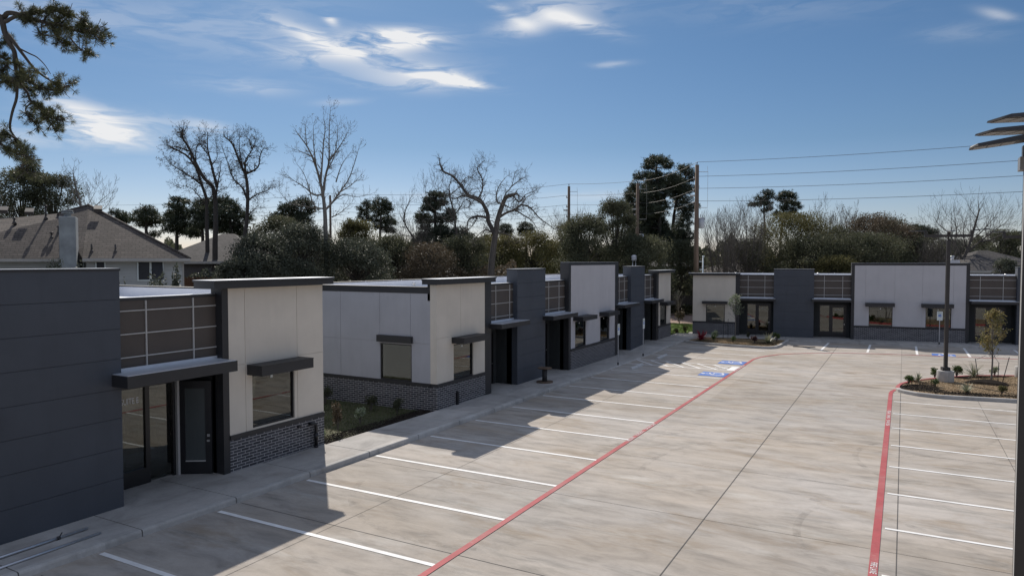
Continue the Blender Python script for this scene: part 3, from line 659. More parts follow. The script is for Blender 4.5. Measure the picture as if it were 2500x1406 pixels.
# door leaf standing open
dl = MB(); a0 = np.array([12.27, 1.10]); a1 = np.array([12.74, .36]); t = (a1 - a0) / np.linalg.norm(a1 - a0); n = np.array([-t[1], t[0]]) * .025; LL = np.linalg.norm(a1 - a0)
def dq(mb, u0, u1, z0, z1, th, m):
    p = [a0 + t * u0 - n * th, a0 + t * u1 - n * th, a0 + t * u1 + n * th, a0 + t * u0 + n * th]; mb.prism([tuple(q) for q in p], z0, z1, m)
dq(dl, 0, .17, .17, 2.7, 1, BLACK); dq(dl, LL - .17, LL, .17, 2.7, 1, BLACK); dq(dl, .17, LL - .17, .17, .5, 1, BLACK); dq(dl, .17, LL - .17, 2.5, 2.7, 1, BLACK); D = dl.build('open_door', A)
g = MB(); dq(g, .17, LL - .17, .5, 2.5, .3, mat('frosted_door_panel', (.07, .08, .08), .25, .05, 1)); g.build('door_glass', D)
g = MB(); dq(g, .17, LL - .17, .50, .53, 1.3, STRIP); g.build('kick_strip', D); g = MB(); dq(g, LL - .12, LL - .05, 1.05, 1.1, 2.4, SILVER); g.build('handle', D); g = MB(); dq(g, LL - .12, LL - .05, 1.18, 1.25, 1.6, SILVER); g.build('lock', D)
# scupper pipe on the brick
pm = mat('black_pipe', (.012, .012, .014), .4, .2, 3)
f = MB(); f.tube([(15.95, -.02, .92), (15.95, -.13, .92), (16.08, -.13, .90), (16.13, -.13, .84), (16.13, -.13, .17)], [.045, .045, .045, .05, .055], pm, 10)
f.cyl(16.13, -.13, .40, .60, .062, .062, pm, 10); f.cyl(16.13, -.13, .16, .22, .068, .068, pm, 10); f.box(15.45, 15.56, -.10, -.018, .90, .95, pm); f.build('downpipe', A)
# ---- building B
B = thing('office_building', 'middle row building with cream near corner and tall white framed panel', 'building', (-15.75, 0, 0), RA)
fin(B, 22.4, 26.0, CREAM, 5.12, 0, (None, .52), .42, (24.1,), (2.94,), ((23.58, 25.07, 1.17, 2.6),), .1, (22.2, 26.52, 5.04, 5.26, .25))
awning(B, 23.44, 25.39, 2.66, 2.9)
bay(B, 26.52, 28.93, ext=(.1, .15))
tower(B, 28.93, 31.87, 5.58, .57, (4.9, 4.24, 3.58, 2.9, 2.2, 1.5, .82))
bay(B, 31.87, 34.7, vs=(.85, 2.1), ext=(.28, -.1))
fin(B, 34.98, 41.68, WHITE, 5.88, 0, (.28, .58), .5, (), (2.92,), ((35.58, 37.12, 1.17, 2.62), (39.25, 40.8, 1.17, 2.62)), .17)
awning(B, 35.3, 37.35, 2.68, 2.91); awning(B, 39.1, 40.98, 2.68, 2.91)
bay(B, 42.26, 44.65, vs=(.8, 1.75), ext=(.4, .1))
tower(B, 44.65, 47.45, 5.6, .57)
bay(B, 47.45, 50.15, vs=(.8, 2.0), ext=(.15, -.1))
fin(B, 50.65, 53.75, CREAM, 5.14, 0, (.5, None), .42, (52.6,), (2.94,), ((51.1, 52.75, 1.17, 2.62),), .1, (49.9, 54.05, 5.06, 5.27, .25))
awning(B, 50.95, 53.1, 2.66, 2.9)
shell(B, 22.4, 53.75, 8.2, 4.5, 4.92, win=(1.2, 2.78, 1.17, 2.64))
f = MB(); f.box(23.7, 23.82, -.10, -.019, .15, .62, pm); f.cyl(23.76, -.06, .62, .70, .05, .05, pm, 8); f.build('downpipe', B)
# ---- building C
C_O = Vector((-14.69, 56.3, 0)); C_R = math.atan2(.15068, .98858)
C = thing('office_building', 'far building across the lot end with wide pale grey panel and two windows', 'building', tuple(C_O), C_R)
fin(C, 0, 3.25, CREAM, 4.90, 0, (None, .3), .42, (.85, 2.45), (), ((1.02, 2.46, 1.12, 2.52),), .09, (-.32, 3.57, 4.84, 5.0, .25))
awning(C, .75, 2.66, 2.58, 2.78, .5)
bay(C, 3.55, 6.05, 4.88, (4.44, 3.9, 3.37), (.62, 1.85), (2.9, 3.08), (-.02, .15), 'SUITE A', False, (4.06, 5.86), 2.6)
tower(C, 6.05, 8.9, 5.34, .57, (4.7, 4.05, 3.4, 2.75, 2.1, 1.45, .8))
bay(C, 8.9, 11.45, 4.9, (4.46, 3.92, 3.38), (.72, 1.98), (2.92, 3.1), (.15, -.02), 'SUITE C', False, (9.35, 11.25), 2.6)
fin(C, 11.66, 18.78, WHITE, 5.80, 0, (.21, .22), .5, (12.4, 14.31, 16.08, 18.01), (2.93,), ((12.64, 14.2, 1.17, 2.58), (16.31, 17.92, 1.17, 2.58)), .18)
awning(C, 12.39, 14.27, 2.62, 2.88, .5); awning(C, 16.02, 17.97, 2.62, 2.88, .5)
bay(C, 19.0, 21.83, 4.92, (4.6, 4.05, 3.46), (.68, 2.06), (2.95, 3.14), (-.02, .0), 'SUITE D', False, (19.6, 21.5), 2.65)
tower(C, 21.83, 25.0, 5.53, .57)
fin(C, 25.0, 30, WHITE, 5.12, 0, (None, None), .42, (), (2.94,), (), .1)
shell(C, 0, 30, 9, 4.5, 4.9)
f = MB(); f.box(18.0, 18.75, 1.8, 2.3, 4.5, 6.02, mat('vent_grey', (.5, .5, .52), .6, .1, 3)); f.cyl(18.3, 2.05, 6.02, 6.25, .11, .11, SILVER, 12); f.cyl(18.3, 2.05, 6.25, 6.33, .17, .12, SILVER, 12)
f.build('roof_vent', C)
# walk in front of C
g = MB()
for i in range(13):
    a, b = -.4 + 2.45 * i + .01, -.4 + 2.45 * (i + 1) - .01
    g.box(a, b, -1.86, 1.3, -.02, .14, WALK); g.box(a, b, -2.0, -1.86, -.02, .15, CURB)
o = g.build('front_walk'); o.location = C_O; o.rotation_euler = (0, 0, C_R); struct(o)
# ================================================================== lamps, signs, poles, clutter
def head(mb, x, y, z, dx, dy, L=.56, w=.15, tilt=.06):
    """flat LED head reaching from (x,y) along (dx,dy)"""
    n = (-dy, dx); T = []
    for (u, s, zz) in ((.0, w * .85, .06), (.3, w, .055), (.88, w * .97, .035), (1., w * .72, .015)):
        px, py = x + dx * L * u, y + dy * L * u; zc = z - tilt * u
        T.append(((px + n[0] * s, py + n[1] * s, zc + .0), (px - n[0] * s, py - n[1] * s, zc), (px - n[0] * s * .85, py - n[1] * s * .85, zc + zz), (px + n[0] * s * .85, py + n[1] * s * .85, zc + zz)))
    v = [p for t in T for p in t]; f = [(0, 1, 2, 3), (15, 14, 13, 12)]
    for i in range(3):
        b = 4 * i
        for j in range(4): f.append((b + j, b + 4 + j, b + 4 + (j + 1) % 4, b + (j + 1) % 4))
    mb.poly(v, POLE, f)
LENS = mat('lamp_lens', (.21, .21, .205), .3, .08, 6)
HB = mat('lamp_head_paint', (.20, .19, .18), .4, .1, 4)
def head_obj(root, x, y, z, dx, dy, L=.56, w=.15, tilt=.06):
    m = MB(); head(m, x, y, z, dx, dy, L, w, tilt); h = m.build('lamp_head', root)
    g = MB(); n = (-dy, dx)
    for k in range(3):
        u0, u1 = .30 + k * .22, .30 + k * .22 + .20; s = w * (.82 if k < 2 else .7)
        p = []
        for u, sg in ((u0, 1), (u1, 1), (u1, -1), (u0, -1)): p.append((x + dx * L * u + n[0] * s * sg, y + dy * L * u + n[1] * s * sg, z - tilt * u - .004))
        g.poly(p, LENS)
    g.build('lens', h); return h
def lamp(root):
    ped = MB(); ped.cyl(0, 0, 0, .56, .37, .37, CURB, 32); ped.build('concrete_pedestal', root, .02)
    b = MB(); b.box(-.17, .17, -.17, .17, .56, .72, POLE); b.build('base_cover', root)
    p = MB(); p.box(-.075, .075, -.075, .075, .72, 6.85, POLE); p.poly([(-.075, -.075, 6.85), (.075, -.075, 6.85), (.075, .075, 6.85), (-.075, .075, 6.85), (0, 0, 6.95)], POLE, [(0, 1, 4), (1, 2, 4), (2, 3, 4), (3, 0, 4)]); p.build('pole', root)
    a = MB(); a.cyl(0, 0, 6.9, 7.06, .035, .035, POLE, 8); a.box(-1.04, 1.04, -.065, .065, 7.0, 7.13, POLE); a.box(-.06, .06, -.05, .05, 7.13, 7.27, POLE); a.box(-1.04, -.92, -.05, .05, 7.13, 7.29, POLE); a.box(.92, 1.04, -.05, .05, 7.13, 7.29, POLE); a.build('cross_arm', root)
    head_obj(root, -.98, 0, 7.28, -1, 0, .72, .17, -.02); head_obj(root, .98, 0, 7.28, 1, 0, .72, .17, -.10)
    head_obj(root, 0, -.02, 7.27, 0, -1, .6, .16, .02)
l1 = thing('lamp_post', 'bronze twin-arm lamp post on round pedestal at the island tip, left of the young tree', 'lamp post', (1.86, 40.0, .09), R(14), 'lamp posts in the car park'); lamp(l1)
l2 = dup(l1, (5.36, 43.35, .09), R(10), 'bronze lamp post on round pedestal behind the island, half hidden by the near pole')
# near lamp at the right edge of the frame
l3 = thing('lamp_post', 'close dark square lamp post cut by the right edge of the photo, heads overhead', 'lamp post', (1.262, 9.945, 0), 0, 'lamp posts in the car park')
p = MB(); p.box(-.078, .078, -.078, .078, 0.7, 6.98, POLE); p.build('pole', l3)
p = MB(); p.cyl(0, 0, 0, .7, .33, .33, CURB, 32); p.build('concrete_pedestal', l3)
p = MB(); p.box(-.082, -.079, -.079, .0, .7, 6.98, STRIP); p.build('lit_face_strip', l3)  # lit left face of the pole, its brightness put in as a pale strip
p = MB(); p.box(-.13, .10, -.10, .10, 6.98, 7.13, HB); p.box(-.05, .05, -2.3, .05, 7.13, 7.23, POLE); p.box(-.10, .0, -.06, .06, 7.13, 7.26, POLE); p.build('cross_arm', l3)
for yy, x0, z, hx, hy in ((-.30, .12, 7.285, -1, 0), (-1.12, .08, 7.245, -.89, -.456), (-1.72, .13, 7.27, -.89, -.456)):
    m = MB(); m.box(x0 - .16, x0 + .05, yy - .05, yy + .05, z - .04, z + .06, POLE); m.tube([(x0 - .1, yy - .04, z - .06), (x0 - .1, yy + .04, z - .06)], .02, POLE, 6); m.build('bracket', l3)
    head_obj(l3, x0 - .15, yy, z, hx, hy, .60, .155, .06 if hx == -1 else .02)
# accessible signs
def access_sign(label, x, y, rz, z0=.15, h=2.35):
    r = thing('parking_sign', label, 'sign', (x, y, z0), rz, 'accessible parking signs')
    p = MB(); p.box(-.022, .022, -.022, .022, 0, h - .15, mat('galvanised_post', (.45, .46, .47), .45, .08, 5, metal=.5)); p.build('post', r)
    p = MB(); p.box(-.035, .035, -.035, .035, 0, .16, pm); p.build('post_sleeve', r)
    s = MB(); s.box(-.17, .17, -.034, -.024, h - .62, h, SIGNW); s = s.build('sign_plate', r)
    q = MB(); q.box(-.09, .09, -.037, -.0345, h - .38, h - .20, PAINTB); q.build('blue_square', s)
    o = symbol(SIGNW, .17).build('wheelchair_symbol', s); o.location = (-.01, -.0385, h - .285); o.rotation_euler = (R(90), 0, 0)
    text('RESERVED', .065, mat('sign_green', (.02, .12, .06), .5, .1, 3), s, (0, -.036, h - .08), (R(90), 0, 0), .0005, .8); text('PARKING', .06, MATS['sign_green'], s, (0, -.036, h - .15), (R(90), 0, 0), .0005, .9)
    text('VAN ACCESSIBLE', .035, MATS['sign_green'], s, (0, -.036, h - .50), (R(90), 0, 0), .0005, .9)
    return r
access_sign('white accessible parking sign on thin post, nearer of the two along the left walk', -14.15, 38.0, R(90), .02)
access_sign('white accessible parking sign on thin post, farther of the two along the left walk', -14.12, 42.35, R(90), .02)
access_sign('white accessible parking sign in front of the far building beside the lamp post', 2.25, 57.35, C_R, .14, 2.3)
# wheel stops
def stop(label, x, y, group='concrete wheel stops'):
    f = MB(); n = 6; prof = [(-.09, 0), (-.085, .06), (-.045, .13), (.045, .13), (.085, .06), (.09, 0)]
    A_ = [(px, -.95, pz) for px, pz in prof]; B_ = [(px, .95, pz) for px, pz in prof]
    f.poly(A_ + B_, MATS.get('wheel_stop_concrete') or CURB, [(i, i + 1, i + 7, i + 6) for i in range(5)] + [tuple(range(6)), tuple(range(11, 5, -1))] + [(0, 6, 11, 5)])
    o = f.build('wheel_stop'); o.location = (x, y, .001); return tag(o, label, 'wheel stop', group)
STOPM = mat('wheel_stop_concrete', (.50, .50, .49), .85, .12, 3)
stop('grey concrete wheel stop nearer the camera, below the first accessible sign', -12.95, 37.75); stop('grey concrete wheel stop farther from the camera, beyond the striped aisle', -12.95, 42.4)
# cable spool
sp = thing('cable_spool', 'empty wooden cable spool standing on the walk against the blue tower', 'spool', (-14.95, 30.2, .15))
woods = mat('spool_wood', (.13, .085, .055), .85, .35, 3, bumpk=.4)
f = MB(); f.cyl(0, 0, 0, .045, .40, .40, woods, 28); f.build('bottom_flange', sp); f = MB(); f.cyl(0, 0, .045, .66, .12, .12, mat('spool_core', (.035, .035, .038), .7, .2, 4), 18); f.build('core', sp)
f = MB(); f.cyl(0, 0, .66, .705, .34, .34, woods, 28); f.cyl(0, 0, .705, .712, .05, .05, BLACK, 12); f.build('top_flange', sp)
# conduit pipes on the walk
galv = mat('galvanised_conduit', (.62, .63, .66), .35, .06, 5, metal=.85)
f = MB(); f.tube([(-15.32, 8.72, .19), (-15.24, 5.4, .19)], .026, galv, 10); c1 = f.build('conduit_pipe'); tag(c1, 'galvanised conduit pipe with a clamp, lying nearer the blue wall', 'pipe', 'conduit pipes on the walk')
f = MB(); f.tube([(-15.302, 8.14, .19), (-15.300, 8.08, .19)], .036, DARK, 10); f.tube([(-15.30, 8.14, .22), (-15.33, 8.2, .27)], .012, DARK, 6); f.build('clamp', c1)
f = MB(); f.tube([(-14.84, 8.72, .178), (-14.73, 5.2, .178)], .026, galv, 10); tag(f.build('conduit_pipe'), 'plain galvanised conduit pipe lying nearer the kerb', 'pipe', 'conduit pipes on the walk')
# storm drain
f = MB(); f.box(-.72, .72, -.30, .30, .002, .012, mat('cast_iron', (.06, .05, .045), .6, .3, 5))
for i in range(11): f.box(-.66 + i * .125, -.60 + i * .125, -.24, .24, .012, .016, BLACK)
o = f.build('storm_drain'); o.location = (-5.95, 52.5, 0); o.rotation_euler = (0, 0, R(8)); tag(o, 'rectangular iron storm drain grate in the lot by the planter', 'drain')
# ---- utility poles & wires
def upole(label, u, vtop, d, r=.17, trans=None, ins=True, arm=0, lean=0):
    b = P(u, vtop, d); x, y, zt = b
    o = thing('utility_pole', label, 'utility pole', (x, y, 0), R(29), 'wooden utility poles')
    f = MB(); f.tube([(0, 0, 0), (0, 0, zt * .5), (0, 0, zt)], [r * 1.25, r * 1.1, r * .9], WOODP, 10); f.build('shaft', o)
    if ins:
        g = MB()
        for k, zz in enumerate((0.25, -1.05, -2.1, -3.2)):
            g.cyl(0 if k == 0 else -r * 1.6, 0, zt + zz - .16, zt + zz, .05, .035, SILVER if k else BLACK, 8)
            if k: g.box(-r * 1.9, 0, -.03, .03, zt + zz - .25, zt + zz - .17, DARK)
        g.box(0, .95, -.02, .02, zt - .62, zt - .58, STRIP); g.box(0, .95, -.02, .02, zt - 3.75, zt - 3.71, STRIP); g.tube([(.9, 0, zt - .1), (.95, 0, zt - .6), (.95, 0, zt - 3.7)], .012, STRIP, 5); g.box(-.6, 0, -.05, .05, zt - 2.75, zt - 2.6, STRIP)
        g.build('insulators', o)
    if trans:
        g = MB(); gz = zat(trans, d); g.cyl(.42, -.02, gz - .45, gz + .42, .26, .26, mat('transformer_grey', (.42, .44, .46), .5, .06, 3), 16); g.cyl(.42, -.02, gz + .42, gz + .5, .27, .2, MATS['transformer_grey'], 16); g.cyl(.36, 0, gz + .5, gz + .8, .03, .03, DARK, 6); g.cyl(.5, 0, gz + .5, gz + .75, .03, .03, DARK, 6); g.box(0, .2, -.05, .05, gz, gz + .12, DARK); g.build('transformer', o)
    return o, np.array([x, y, zt])
_, T3 = upole('tallest utility pole at right of the big pine, transformer on its right side', 1702, 403, 62, .19, 545)
_, T2 = upole('utility pole in front of the big pine with grey transformer below the wires', 1557, 448, 74, .17, 583)
_, T1 = upole('utility pole with wires standing between the gnarled bare tree and the big pine', 1389, 455, 79, .16)
_, T0 = upole('thin utility pole half hidden by the tall bare tree trunk', 806, 477, 92, .15, None, False)
T4 = P(2800, 330, 45); Tm = P(240, 505, 120)
wm = mat('wire', (.03, .03, .032), .6, .1, 1)
def wire(a, b, k, sag, r=.014):
    a = np.array(a) + [0, 0, (.25, -1.0, -2.05, -3.15)[k]]; b = np.array(b) + [0, 0, (.25, -1.0, -2.05, -3.15)[k]]
    return [tuple(a + (b - a) * t - np.array([0, 0, sag * 4 * t * (1 - t)])) for t in np.linspace(0, 1, 14)]
names = ['topmost', 'second highest', 'third highest', 'lowest']
for k in range(4):
    pts = []
    for a, b, s in ((Tm, T0, .4), (T0, T1, .6), (T1, T2, .1), (T2, T3, .35), (T3, T4, .25)): pts += wire(a, b, k, s)[0 if not pts else 1:]
    f = MB(); f.tube(pts, .016, wm, 4); tag(f.build('power_line'), names[k] + ' of the four power lines strung between the utility poles', 'power line', 'power lines')
# small masts behind the far building
o = thing('vent_mast', 'slim pale mast with short arms and cap behind the far cream corner', 'mast', tuple(P(1716, 640, 60) * [1, 1, 0]), R(29))
zt = zat(627, 60); f = MB(); f.cyl(0, 0, 0, zt, .06, .05, SIGNW, 8); f.box(-.3, .06, -.03, .03, zt - .42, zt - .38, SIGNW); f.box(-.28, .02, -.03, .03, zt - 1.1, zt - 1.05, SIGNW); f.build('shaft', o); f = MB(); f.cyl(.03, 0, zt, zt + .09, .13, .07, SIGNW, 10); f.build('cap', o)
o = thing('meter_mast', 'shiny round conduit cluster rising behind the second blue tower', 'mast', tuple(P(1548, 640, 57) * [1, 1, 0]), R(29))
zt = zat(627, 57); f = MB(); f.cyl(-.1, 0, 0, zt - .3, .05, .05, SILVER, 8); f.cyl(.12, 0, 0, zt - .3, .05, .05, SILVER, 8); f.build('shaft', o); f = MB(); f.cyl(0, 0, zt - .3, zt + .05, .2, .22, mat('meter_grey', (.35, .36, .38), .4, .1, 4), 14); f.cyl(0, 0, zt + .05, zt + .14, .24, .12, COPE, 14); f.build('cap', o)
# ================================================================== neighbouring houses and fences
def shingle(name, a, b_):
    m, nt, b = nodes(name); t = nt.nodes.new('ShaderNodeTexCoord'); s = nt.nodes.new('ShaderNodeSeparateXYZ'); nt.links.new(t.outputs['Object'], s.inputs[0])
    c = nt.nodes.new('ShaderNodeCombineXYZ'); nt.links.new(s.outputs[0], c.inputs[0]); nt.links.new(s.outputs[2], c.inputs[1])
    br = nt.nodes.new('ShaderNodeTexBrick'); nt.links.new(c.outputs[0], br.inputs['Vector']); br.inputs['Scale'].default_value = 1
    br.inputs['Brick Width'].default_value = .34; br.inputs['Row Height'].default_value = .115; br.inputs['Mortar Size'].default_value = .014; br.inputs['Mortar Smooth'].default_value = .6
    br.inputs['Color1'].default_value = (*a, 1); br.inputs['Color2'].default_value = (*b_, 1); br.inputs['Mortar'].default_value = (.018, .016, .015, 1)
    n = noise(nt, .5, 5, .6, coord(nt)); n2 = noise(nt, 9, 2, .6, coord(nt))
    col = cmix(nt, 1., br.outputs['Color'], ramp(nt, n, [(.3, (.8, .8, .8)), (.7, (1.2, 1.17, 1.15))]), 'MULTIPLY')
    col = cmix(nt, 1., col, ramp(nt, n2, [(.3, (.7, .7, .7)), (.7, (1.3, 1.27, 1.25))]), 'MULTIPLY')
    nt.links.new(col, b.inputs['Base Color']); b.inputs['Roughness'].default_value = .9
    bump(nt, b, br.outputs['Color'], .5, .02); MATS[name] = m; return m
SH1 = shingle('brown_shingles', (.075, .064, .056), (.115, .098, .086)); SH2 = shingle('grey_shingles', (.055, .052, .052), (.09, .085, .083))
def siding(name, col, row=.16):
    m, nt, b = nodes(name); v = coord(nt); w = nt.nodes.new('ShaderNodeTexWave'); w.wave_type = 'BANDS'; w.bands_direction = 'Z'; w.wave_profile = 'SAW'
    w.inputs['Scale'].default_value = .314 / row; nt.links.new(v, w.inputs['Vector'])
    c = cmix(nt, 1., ramp(nt, noise(nt, .8, 6, .7, coord(nt, (.5, .5, 3))), [(.3, sc(col, .72)), (.65, col)]), ramp(nt, w.outputs['Fac'], [(0, (.75, .75, .75)), (.12, (1, 1, 1))]), 'MULTIPLY')
    nt.links.new(c, b.inputs['Base Color']); b.inputs['Roughness'].default_value = .8; MATS[name] = m; return m
SID = siding('worn_white_siding', (.50, .51, .50)); SIDY = siding('tan_siding', (.36, .34, .30)); GUT = mat('gutter_cream', (.42, .40, .37), .5, .08, 3)
SCR = mat('dark_window_screen', (.016, .018, .024), .5, .15, 4)
STUC = mat('chimney_stucco', (.27, .29, .30), .85, .25, 1.6, bumpk=.4, bs=18)
GBRK = mat('grey_brick_far', (.11, .10, .10), .9, .3, 10)
def frame_local(u, d, rz=29):
    p = P(u, 637, d); return (p[0], p[1], 0), R(rz)
# helper: local x for a photo column at camera depth d given origin column
def lx(u, u0, d): return (u - u0) / 1725. * d
# -- house 1 (brown hip roof, white siding, chimney)
d = 36.0; u0 = 220
_p0 = P(u0, 637, d); loc = (_p0[0], _p0[1], 0); HA = 55.; rz = R(HA)
H1 = thing('house', 'two-storey house at left with brown shingle hip roof, stucco chimney and worn white siding', 'house', loc, rz)
def hit(u, y):
    ex = np.array([math.cos(rz), math.sin(rz)]); ey = np.array([-math.sin(rz), math.cos(rz)]); dr = (FW + (u - 1250) / 1725. * RT)[:2]
    s_ = np.linalg.solve(np.array([dr, -ex]).T, np.array(loc[:2]) + ey * y); return s_[1], s_[0]
X = lambda u, y=0.: hit(u, y)[0]
Z = lambda v, u=220, y=0.: CAMZ + (637 - v) / 1725. * hit(u, y)[1]
ez = 6.05
f = MB(); f.box(X(212), X(449), .0, .22, 0, ez, SID); f.prism([(X(212), .22), (X(449), .22), (X(449) - .6, 9), (X(212), 9)], 0, ez, SID); f.box(X(-300), X(212) - .01, 1.2, 9, 0, ez, SID); f.build('siding_wall', H1)
# wing roof: ridge point seen at (220,502)
ap = 4.6; az_ = Z(502, 221, ap)
f = MB()
yb = -.42; e0, e1 = X(203, yb), X(466, yb); ax = X(221, ap)
# wing hip
f.poly([(e0, yb, ez), (e1, yb, ez), (ax, ap, az_), (ax, ap + 5.2, az_), (e1 - .6, ap + 9.6, ez), (e0 - 6, ap + 9.6, ez), (X(146, ap), ap, az_ - .5)], SH1,
       [(0, 1, 2), (1, 4, 3, 2), (4, 5, 3), (5, 6, 3), (3, 6, 2), (0, 2, 6)])
f.build('roof', H1)
f = MB(); ry = 4.6; rzz = Z(519, 140, 4.9)
f.poly([(X(-300), .75, ez), (e0 + .3, .75, ez), (ax + .2, 4.9, rzz + .15), (X(-300), 4.9, rzz - .9), (X(-300), 9.6, ez), (ax, 9.6, ez)], SH1, [(0, 1, 2, 3), (3, 2, 5, 4)])
f.build('roof', H1)
f = MB(); f.tube([(X(-300), 4.9, rzz - .88), (ax + .1, 4.9, rzz + .02)], .07, SH1, 6); f.tube([(ax, ap, az_ + .02), (e1, yb, ez + .03)], .06, SH1, 6); f.tube([(X(146, ap), ap, az_ - .48), (ax, ap, az_ + .02)], .06, SH1, 6); f.build('ridge_caps', H1)
f = MB(); f.box(e0, e1, yb - .1, yb, ez - .12, ez + .03, GUT); f.box(X(-300), e0 - .02, .62, .74, ez - .14, ez + .0, GUT); f.box(e0, e1, yb, 0, ez - .16, ez - .12, GUT); f.build('gutter', H1)
f = MB(); f.box(X(446), X(450), -.03, .0, 0, ez - .17, GUT); f.build('corner_trim', H1)
# chimney
cx0, cx1 = X(147, -.6), X(188, -.6); ct = Z(529, 168, -.6)
f = MB(); f.box(cx0, cx1, -.6, .55, 0, ct, STUC); ch = f.build('chimney', H1, .03)
f = MB(); cxm = X(169, 0); f.cyl(cxm, 0, ct, ct + .18, .16, .16, STUC, 12); f.cyl(cxm, 0, ct + .18, ct + .24, .27, .27, STUC, 12); f.cyl(cxm, 0, ct + .28, ct + .33, .27, .24, STUC, 12); f.cyl(cxm, 0, ct + .24, ct + .28, .2, .2, DARK, 12); f.build('chimney_pot', ch)
def hwin(u0_, u1_, v0, v1, leaf=False, y=-.02):
    f = MB(); a, b, c, e = X(u0_, y), X(u1_, y), Z(v1, u0_, y), Z(v0, u0_, y); w = .06
    f.box(a - w, b + w, y - .03, y, c - w, c, SIGNW); f.box(a - w, b + w, y - .03, y, e, e + w, SIGNW); f.box(a - w, a, y - .03, y, c, e, SIGNW); f.box(b, b + w, y - .03, y, c, e, SIGNW)
    w_ = f.build('window', H1); g = MB()
    if leaf: g.poly([(a + .08, y - .10, c + .02), (b + .05, y - .22, c + .04), (b - .02, y - .05, e), (a, y - .02, e)], SCR); g.poly([(a, y - .012, c), (b, y - .012, c), (b, y - .012, e), (a, y - .012, e)], SCR)
    else: g.poly([(a, y - .015, c), (b, y - .015, c), (b, y - .015, e), (a, y - .015, e)], SCR)
    g.build('screen', w_)
hwin(339, 366, 636, 683); hwin(371, 398, 636, 683, True); hwin(237, 256, 635, 676); hwin(195, 203, 635, 655, y=1.18)
vent = mat('roof_vent_brown', (.055, .048, .044), .6, .15, 4)
def onroof(u, v):   # point on the front roof planes
    if u > 221: q = ((e0, yb, ez), (e1, yb, ez), (ax, ap, az_))
    else: q = ((X(-300), .75, ez), (e0 + .3, .75, ez), (ax + .2, 4.9, rzz + .15))
    a, b, c = [np.array(t) for t in q]; n = np.cross(b - a, c - a)
    Rm = np.array(Matrix.Rotation(-rz, 3, 'Z')); o = Rm @ (np.array([0, 0, CAMZ]) - np.array(loc)); r = Rm @ (P(u, v, 1) - np.array([0, 0, CAMZ]))
    t = ((a - o) @ n) / (r @ n); return o + r * t
for u, v in ((10, 520), (73, 524), (240, 517)):
    q = onroof(u, v + 3); f = MB(); f.poly([(q[0] - .2, q[1] - .25, q[2] + .02), (q[0] + .2, q[1] - .25, q[2] + .02), (q[0] + .2, q[1] + .1, q[2] + .42), (q[0] - .2, q[1] + .1, q[2] + .42), (q[0] - .2, q[1] - .3, q[2] + .2), (q[0] + .2, q[1] - .3, q[2] + .2)], vent, [(0, 1, 5, 4), (4, 5, 2, 3), (1, 2, 5), (0, 4, 3), (0, 3, 2, 1)]); f.build('roof_vent', H1)
for u, v, h in ((35, 543, .18), (112, 532, .62), (143, 568, .3), (126, 580, .22), (224, 614, .38), (282, 614, .38)):
    q = onroof(u, v); f = MB(); f.cyl(q[0], q[1], q[2] - .1, q[2] + h, .05, .045, vent, 8); f.cyl(q[0], q[1], q[2] - .1, q[2] + .08, .12, .06, vent, 10)
    if h > .5 or h < .31: f.cyl(q[0], q[1], q[2] + h, q[2] + h + .07, .11, .07, vent, 8)
    f.build('vent_pipe', H1)
# -- generic hip roof house
def hip(label, u0, d, w, dep, ez, rzv, wallm, roofm, ridge=.3, wins=(), rz=29, over=.4, name='house', gable=False):
    loc, a = frame_local(u0, d, rz); r = thing(name, label, 'house', loc, a)
    f = MB(); f.box(-w / 2, w / 2, 0, dep, 0, ez, wallm); f.build('brick_wall', r)
    k = w / 2 * ridge; f = MB(); o = over
    f.poly([(-w / 2 - o, -o, ez), (w / 2 + o, -o, ez), (w / 2 + o, dep + o, ez), (-w / 2 - o, dep + o, ez), (-k, dep / 2, rzv), (k, dep / 2, rzv)], roofm, [(0, 1, 5, 4), (1, 2, 5), (2, 3, 4, 5), (3, 0, 4), (3, 2, 1, 0)]); f.build('roof', r)
    f = MB(); f.box(-w / 2 - o, w / 2 + o, -o - .08, -o, ez - .16, ez + .02, GUT); f.build('gutter', r)
    for x0, x1, z0, z1 in wins:
        f = MB(); f.box(x0, x1, -.04, 0, z0, z1, SCR); f.box(x0 - .08, x0, -.05, 0, z0, z1, SIGNW); f.box(x1, x1 + .08, -.05, 0, z0, z1, SIGNW); f.build('window', r)
    return r
hip('grey brick house with dark hip roof just right of the white-sided house', 505, 52, 7.4, 8, 5.9, 8.1, GBRK, SH2, .12)
hip('far house with dark gable roof between the left and far office buildings', 1640, 92, 9, 9, 5.2, 5.7 + .1, mat('far_tan_wall', (.16, .14, .12), .9, .2, 2), mat('far_dark_roof', (.035, .030, .030), .9, .2, 2), .5, ((1.2, 2.3, 2.0, 3.9), (-1.2, -.4, 2.4, 3.4)))
hip('low far house with grey roof behind the first bronze bay of the far building', 1835, 84, 9, 9, 4.6, 5.9, SIDY, SH1, .1)
hip('far house with dark roof behind the second bronze bay of the far building', 1990, 80, 8, 9, 3.6, 5.4, SIDY, SH2, .3)
hip('tan-walled house with dark hip roof at far right behind the bronze bay', 2478, 66, 9.5, 9, 5.0, 7.0, SIDY, SH2, .1, ((-3.8, -3.2, 3.2, 4.5),))
o = hip('narrow grey-sided house seen beside the tall white panel of the far building', 2092, 76, 3.0, 6, 4.9, 5.3, SIDY, SH2, .5)
hip('far low roofed house glimpsed between tree trunks behind the middle building', 1010, 88, 14, 8, 3.9, 5.4, SIDY, SH2, .6, ((-3, -2, 2.6, 3.6),))
